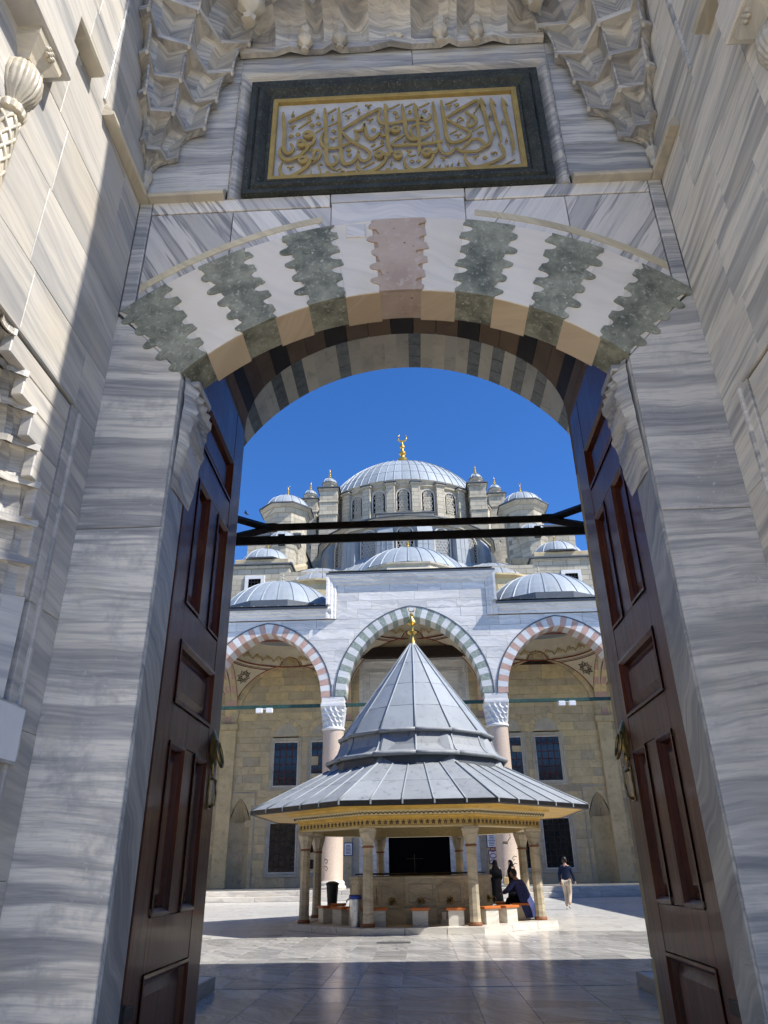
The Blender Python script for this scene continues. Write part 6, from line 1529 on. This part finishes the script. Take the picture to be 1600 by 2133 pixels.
# man walking away from us
mn = thing('person', (5.48, 30.6, .004), 'person in navy hooded jacket and beige trousers walking across the sunlit paving', 'person')
mn.rotation_euler.z = -.35
J = {'pel': (0, 0, .93, .105), 'hip_l': (-.09, 0, .90, .085), 'hip_r': (.09, 0, .90, .085), 'kn_l': (-.08, .10, .50, .056), 'kn_r': (.075, .03, .49, .056),
     'an_l': (-.075, -.02 + .0, .10, .040), 'an_r': (.055, -.19, .16, .040), 'to_l': (-.085, .13, .035, .038), 'to_r': (.06, -.10, .05, .036), 'he_l': (-.075, -.05, .045, .038), 'he_r': (.055, -.25, .11, .036),
     'w': (0, .01, 1.08, (.150, .105)), 'ch': (0, .02, 1.27, (.165, .115)), 'up': (0, .02, 1.40, (.13, .10)), 'nk': (0, .035, 1.49, .056), 'hd': (0, .05, 1.57, .06),
     'sh_l': (-.175, .02, 1.40, .062), 'sh_r': (.175, .02, 1.40, .062), 'el_l': (-.235, -.05, 1.14, .047), 'el_r': (.25, .06, 1.13, .047), 'wr_l': (-.24, .04, .90, .032), 'wr_r': (.285, .17, .92, .032)}
Bn = [('pel', 'w'), ('w', 'ch'), ('ch', 'up'), ('up', 'nk'), ('nk', 'hd'), ('up', 'sh_l'), ('up', 'sh_r'), ('sh_l', 'el_l'), ('el_l', 'wr_l'), ('sh_r', 'el_r'), ('el_r', 'wr_r'), ('pel', 'hip_l'), ('pel', 'hip_r'), ('hip_l', 'kn_l'), ('kn_l', 'an_l'), ('hip_r', 'kn_r'), ('kn_r', 'an_r')]
def grow(J, keys, f, add): return {k: (*J[k][:3], (tuple(q * f + add for q in J[k][3]) if isinstance(J[k][3], tuple) else J[k][3] * f + add)) for k in keys}
skin_mesh('body', J, Bn, 'skin', mn)
jk = grow(J, [k for k in J], 1.08, .010); jk['hem'] = (0, .0, .90, (.165, .125))
skin_mesh('jacket', jk, [('hem', 'w'), ('w', 'ch'), ('ch', 'up'), ('up', 'sh_l'), ('up', 'sh_r'), ('sh_l', 'el_l'), ('el_l', 'wr_l'), ('sh_r', 'el_r'), ('el_r', 'wr_r')], 'cloth_navy', mn)
hj = {'a': (-.09, -.03, 1.45, .035), 'b': (-.05, -.10, 1.42, .045), 'c': (0, -.125, 1.38, .055), 'd': (.05, -.10, 1.42, .045), 'e': (.09, -.03, 1.45, .035)}
skin_mesh('hood', hj, [('a', 'b'), ('b', 'c'), ('c', 'd'), ('d', 'e')], 'cloth_navy', mn)
tr = grow(J, [k for k in J], 1.18, .012); tr['pel'] = (0, 0, .93, (.145, .115)); tr['cf_l'] = (-.075, -.01, .11, .062); tr['cf_r'] = (.057, -.175, .18, .062)
skin_mesh('trousers', tr, [('pel', 'hip_l'), ('pel', 'hip_r'), ('hip_l', 'kn_l'), ('kn_l', 'cf_l'), ('hip_r', 'kn_r'), ('kn_r', 'cf_r')], 'cloth_beige', mn)
for s in 'lr': skin_mesh('shoe', {'h': (*J['he_' + s][:3], .042), 't': (*J['to_' + s][:3], .036)}, [('h', 't')], 'shoe', mn, 1)
hand(mn, J, 'wr_l', 'el_l', 1); hand(mn, J, 'wr_r', 'el_r', -1)
head(mn, (0, .055, 1.635), .25)
# two figures in black robes
def robed(loc, rz, label, bag):
    p = thing('person', loc, label, 'person', 'people in black robes by the fountain', rz=rz)
    skin_mesh('body', J, Bn, 'skin', p)
    rings = []
    for z, a, b in ((.02, .30, .27), (.25, .27, .24), (.6, .23, .19), (.95, .21, .165), (1.15, .22, .16), (1.32, .225, .155), (1.42, .19, .14), (1.47, .10, .11)):
        rings.append([(a * (1 + .05 * math.sin(7 * q + z * 2)) * math.cos(q), .01 + b * (1 + .05 * math.sin(5 * q)) * math.sin(q), z) for q in [i * 2 * PI / 40 for i in range(40)]])
    MB().loft(rings, closed=True, cap=True).build('robe', 'cloth_black', p, smooth=True, local=True)
    h = head(p, (0, .055, 1.60), 0, False)
    def vf(d): return (.62 if (d.y > .55 and abs(d.z) < .5) else 1) * (1 + .02 * math.sin(9 * d.x))
    blob('head_veil', (0, .035, 1.60), (.112, .125, .150), 'cloth_black', p, vf, 20)
    rings = []
    for z, a, b in ((1.08, .30, .20), (1.25, .27, .18), (1.40, .20, .15), (1.50, .12, .12), (1.58, .105, .115)):
        rings.append([(a * (1 + .04 * math.sin(6 * q)) * math.cos(q), .005 + b * math.sin(q), z) for q in [i * 2 * PI / 32 for i in range(32)]])
    MB().loft(rings, closed=True, cap=True).build('cape', 'cloth_black', p, smooth=True, local=True)
    sv = grow(J, [k for k in J], 1.35, .015)
    for s in 'lr': skin_mesh('sleeve', sv, [('sh_' + s, 'el_' + s), ('el_' + s, 'wr_' + s)], 'cloth_black', p)
    hand(p, J, 'wr_l', 'el_l', 1); hand(p, J, 'wr_r', 'el_r', -1)
    for s in 'lr': skin_mesh('shoe', {'h': (J['he_' + s][0], -.02, .04, .04), 't': (J['to_' + s][0], .20, .035, .034)}, [('h', 't')], 'cloth_black', p, 1)
    return p
robed((3.40, 36.4, .004), .2, 'standing person in a long black robe and veil close to the basin', False)
robed((4.18, 36.9, .004), 1.9, 'person in black robe walking beside the granite column with a tan bag', True)
bg = thing('shoulder_bag', (3.86, 36.55, .75), 'tan bag carried by the person in black robe', 'bag')
b_ = MB().box(3.74, 3.98, 36.55, 36.67, .74, 1.06, .03).build('body', 'bag_tan', bg)
MB().tube([(3.76, 36.61, 1.05), (3.80, 36.62, 1.25), (3.92, 36.62, 1.25), (3.96, 36.61, 1.05)], .012, 6).build('strap', 'bag_tan', bg, smooth=True)
# person sitting at the taps, seen from behind, blue coat falling over the stool
si = thing('person', (2.85, 22.78, .131), 'person in shiny blue coat sitting bent forward on a stool at the taps', 'person', rz=.95)
Q = {'pel': (0, 0, .50, .125), 'w': (0, .04, .66, (.16, .12)), 'ch': (0, .12, .83, (.175, .125)), 'up': (0, .17, .94, (.14, .11)), 'nk': (0, .21, 1.02, .055), 'hd': (0, .25, 1.08, .06),
     'hip_l': (-.10, .03, .48, .095), 'hip_r': (.10, .03, .48, .095), 'kn_l': (-.16, .42, .50, .065), 'kn_r': (.16, .42, .50, .065), 'an_l': (-.15, .40, .09, .045), 'an_r': (.15, .40, .09, .045),
     'sh_l': (-.19, .17, .92, .07), 'sh_r': (.19, .17, .92, .07), 'el_l': (-.24, .36, .72, .052), 'el_r': (.24, .36, .72, .052), 'wr_l': (-.12, .56, .66, .036), 'wr_r': (.12, .56, .66, .036)}
skin_mesh('body', Q, Bn, 'skin', si)
ck = grow(Q, list(Q), 1.12, .016)
skin_mesh('coat', ck, [('pel', 'w'), ('w', 'ch'), ('ch', 'up'), ('up', 'sh_l'), ('up', 'sh_r'), ('sh_l', 'el_l'), ('el_l', 'wr_l'), ('sh_r', 'el_r'), ('el_r', 'wr_r')], 'cloth_blue', si)
rings = []
for z, a, y0, b in ((.06, .30, -.20, .13), (.22, .29, -.15, .17), (.40, .27, -.07, .20), (.55, .24, 0, .20), (.72, .23, .06, .18), (.88, .22, .12, .165), (.98, .13, .17, .12)):
    rings.append([(a * (1 + .07 * math.sin(6 * q + z * 9)) * math.cos(q), y0 + b * (1 + .07 * math.sin(8 * q + z * 5)) * math.sin(q), z) for q in [PI * .95 + i * PI * 1.1 / 26 for i in range(27)]])
MB().loft(rings).build('coat_back', 'cloth_blue', si, smooth=True, local=True)
tq = grow(Q, list(Q), 1.2, .01); skin_mesh('trousers', tq, [('pel', 'hip_l'), ('pel', 'hip_r'), ('hip_l', 'kn_l'), ('kn_l', 'an_l'), ('hip_r', 'kn_r'), ('kn_r', 'an_r')], 'cloth_black', si)
for s in 'lr': skin_mesh('shoe', {'h': (Q['an_' + s][0], .36, .04, .042), 't': (Q['an_' + s][0], .56, .035, .036)}, [('h', 't')], 'cloth_black', si, 1)
hand(si, Q, 'wr_l', 'el_l', 1); hand(si, Q, 'wr_r', 'el_r', -1)
head(si, (0, .27, 1.13), 0)
# ------------------------------------------------------------------ small things
bd = thing('bird', tuple(at(513, 1070, 40.0)), 'small dark bird flying left of the mosque', 'bird')
c = at(513, 1070, 40.0)
mb = MB(); mb.tube([c + Vector((-.16, 0, .10)), c + Vector((-.05, 0, .04)), c + Vector((.07, 0, -.04)), c + Vector((.2, 0, -.10))], [.01, .05, .05, .012], 8); mb.build('body', 'bird_dark', bd, smooth=True)
for s in (-1, 1):
    mb = MB(); mb.loft([[c + Vector((-.03, 0, .04)), c + Vector((.06, 0, -.02))], [c + Vector((-.06 + .02 * s, s * .14, .10)), c + Vector((.06, s * .14, .03))], [c + Vector((.02 + .05 * s, s * .30, .10)), c + Vector((.07 + .05 * s, s * .28, .08))]]); mb.build('wing', 'bird_dark', bd)
# surveillance camera and hooks under the fountain roof
cc = thing('surveillance_camera', (3.02, 26.4, 2.2), 'small camera fixed beside a right rear fountain column', 'camera')
MB().box(2.78, 2.92, 26.2, 26.45, 2.10, 2.20, .01).build('housing', 'steel', cc); MB().tube([(2.92, 26.4, 2.18), (3.05, 26.5, 2.32), (3.05, 26.55, 2.42)], .012, 6).build('bracket', 'iron_black', cc)
for sgn, lb in ((-1, 'curled black wall hooks on a left fountain column'), (1, 'curled black wall hooks on a right fountain column')):
    hk = thing('coat_hook', (sgn * 3.05, 25.0, 1.7), lb, 'hook', 'hooks on the fountain columns')
    for k in range(2):
        z = 1.72 - .2 * k; x = -2.98 if sgn < 0 else 2.90
        MB().tube([(x, 24.8, z), (x + .08, 24.7, z + .02), (x + .13, 24.65, z - .04), (x + .10, 24.62, z - .10), (x + .06, 24.62, z - .07)] if sgn < 0 else [(x + .1, 24.8, z), (x + .02, 24.7, z + .02), (x - .05, 24.65, z - .04), (x - .02, 24.62, z - .10), (x + .02, 24.62, z - .07)], .010, 6).build('hook', 'iron_black', hk, smooth=True)
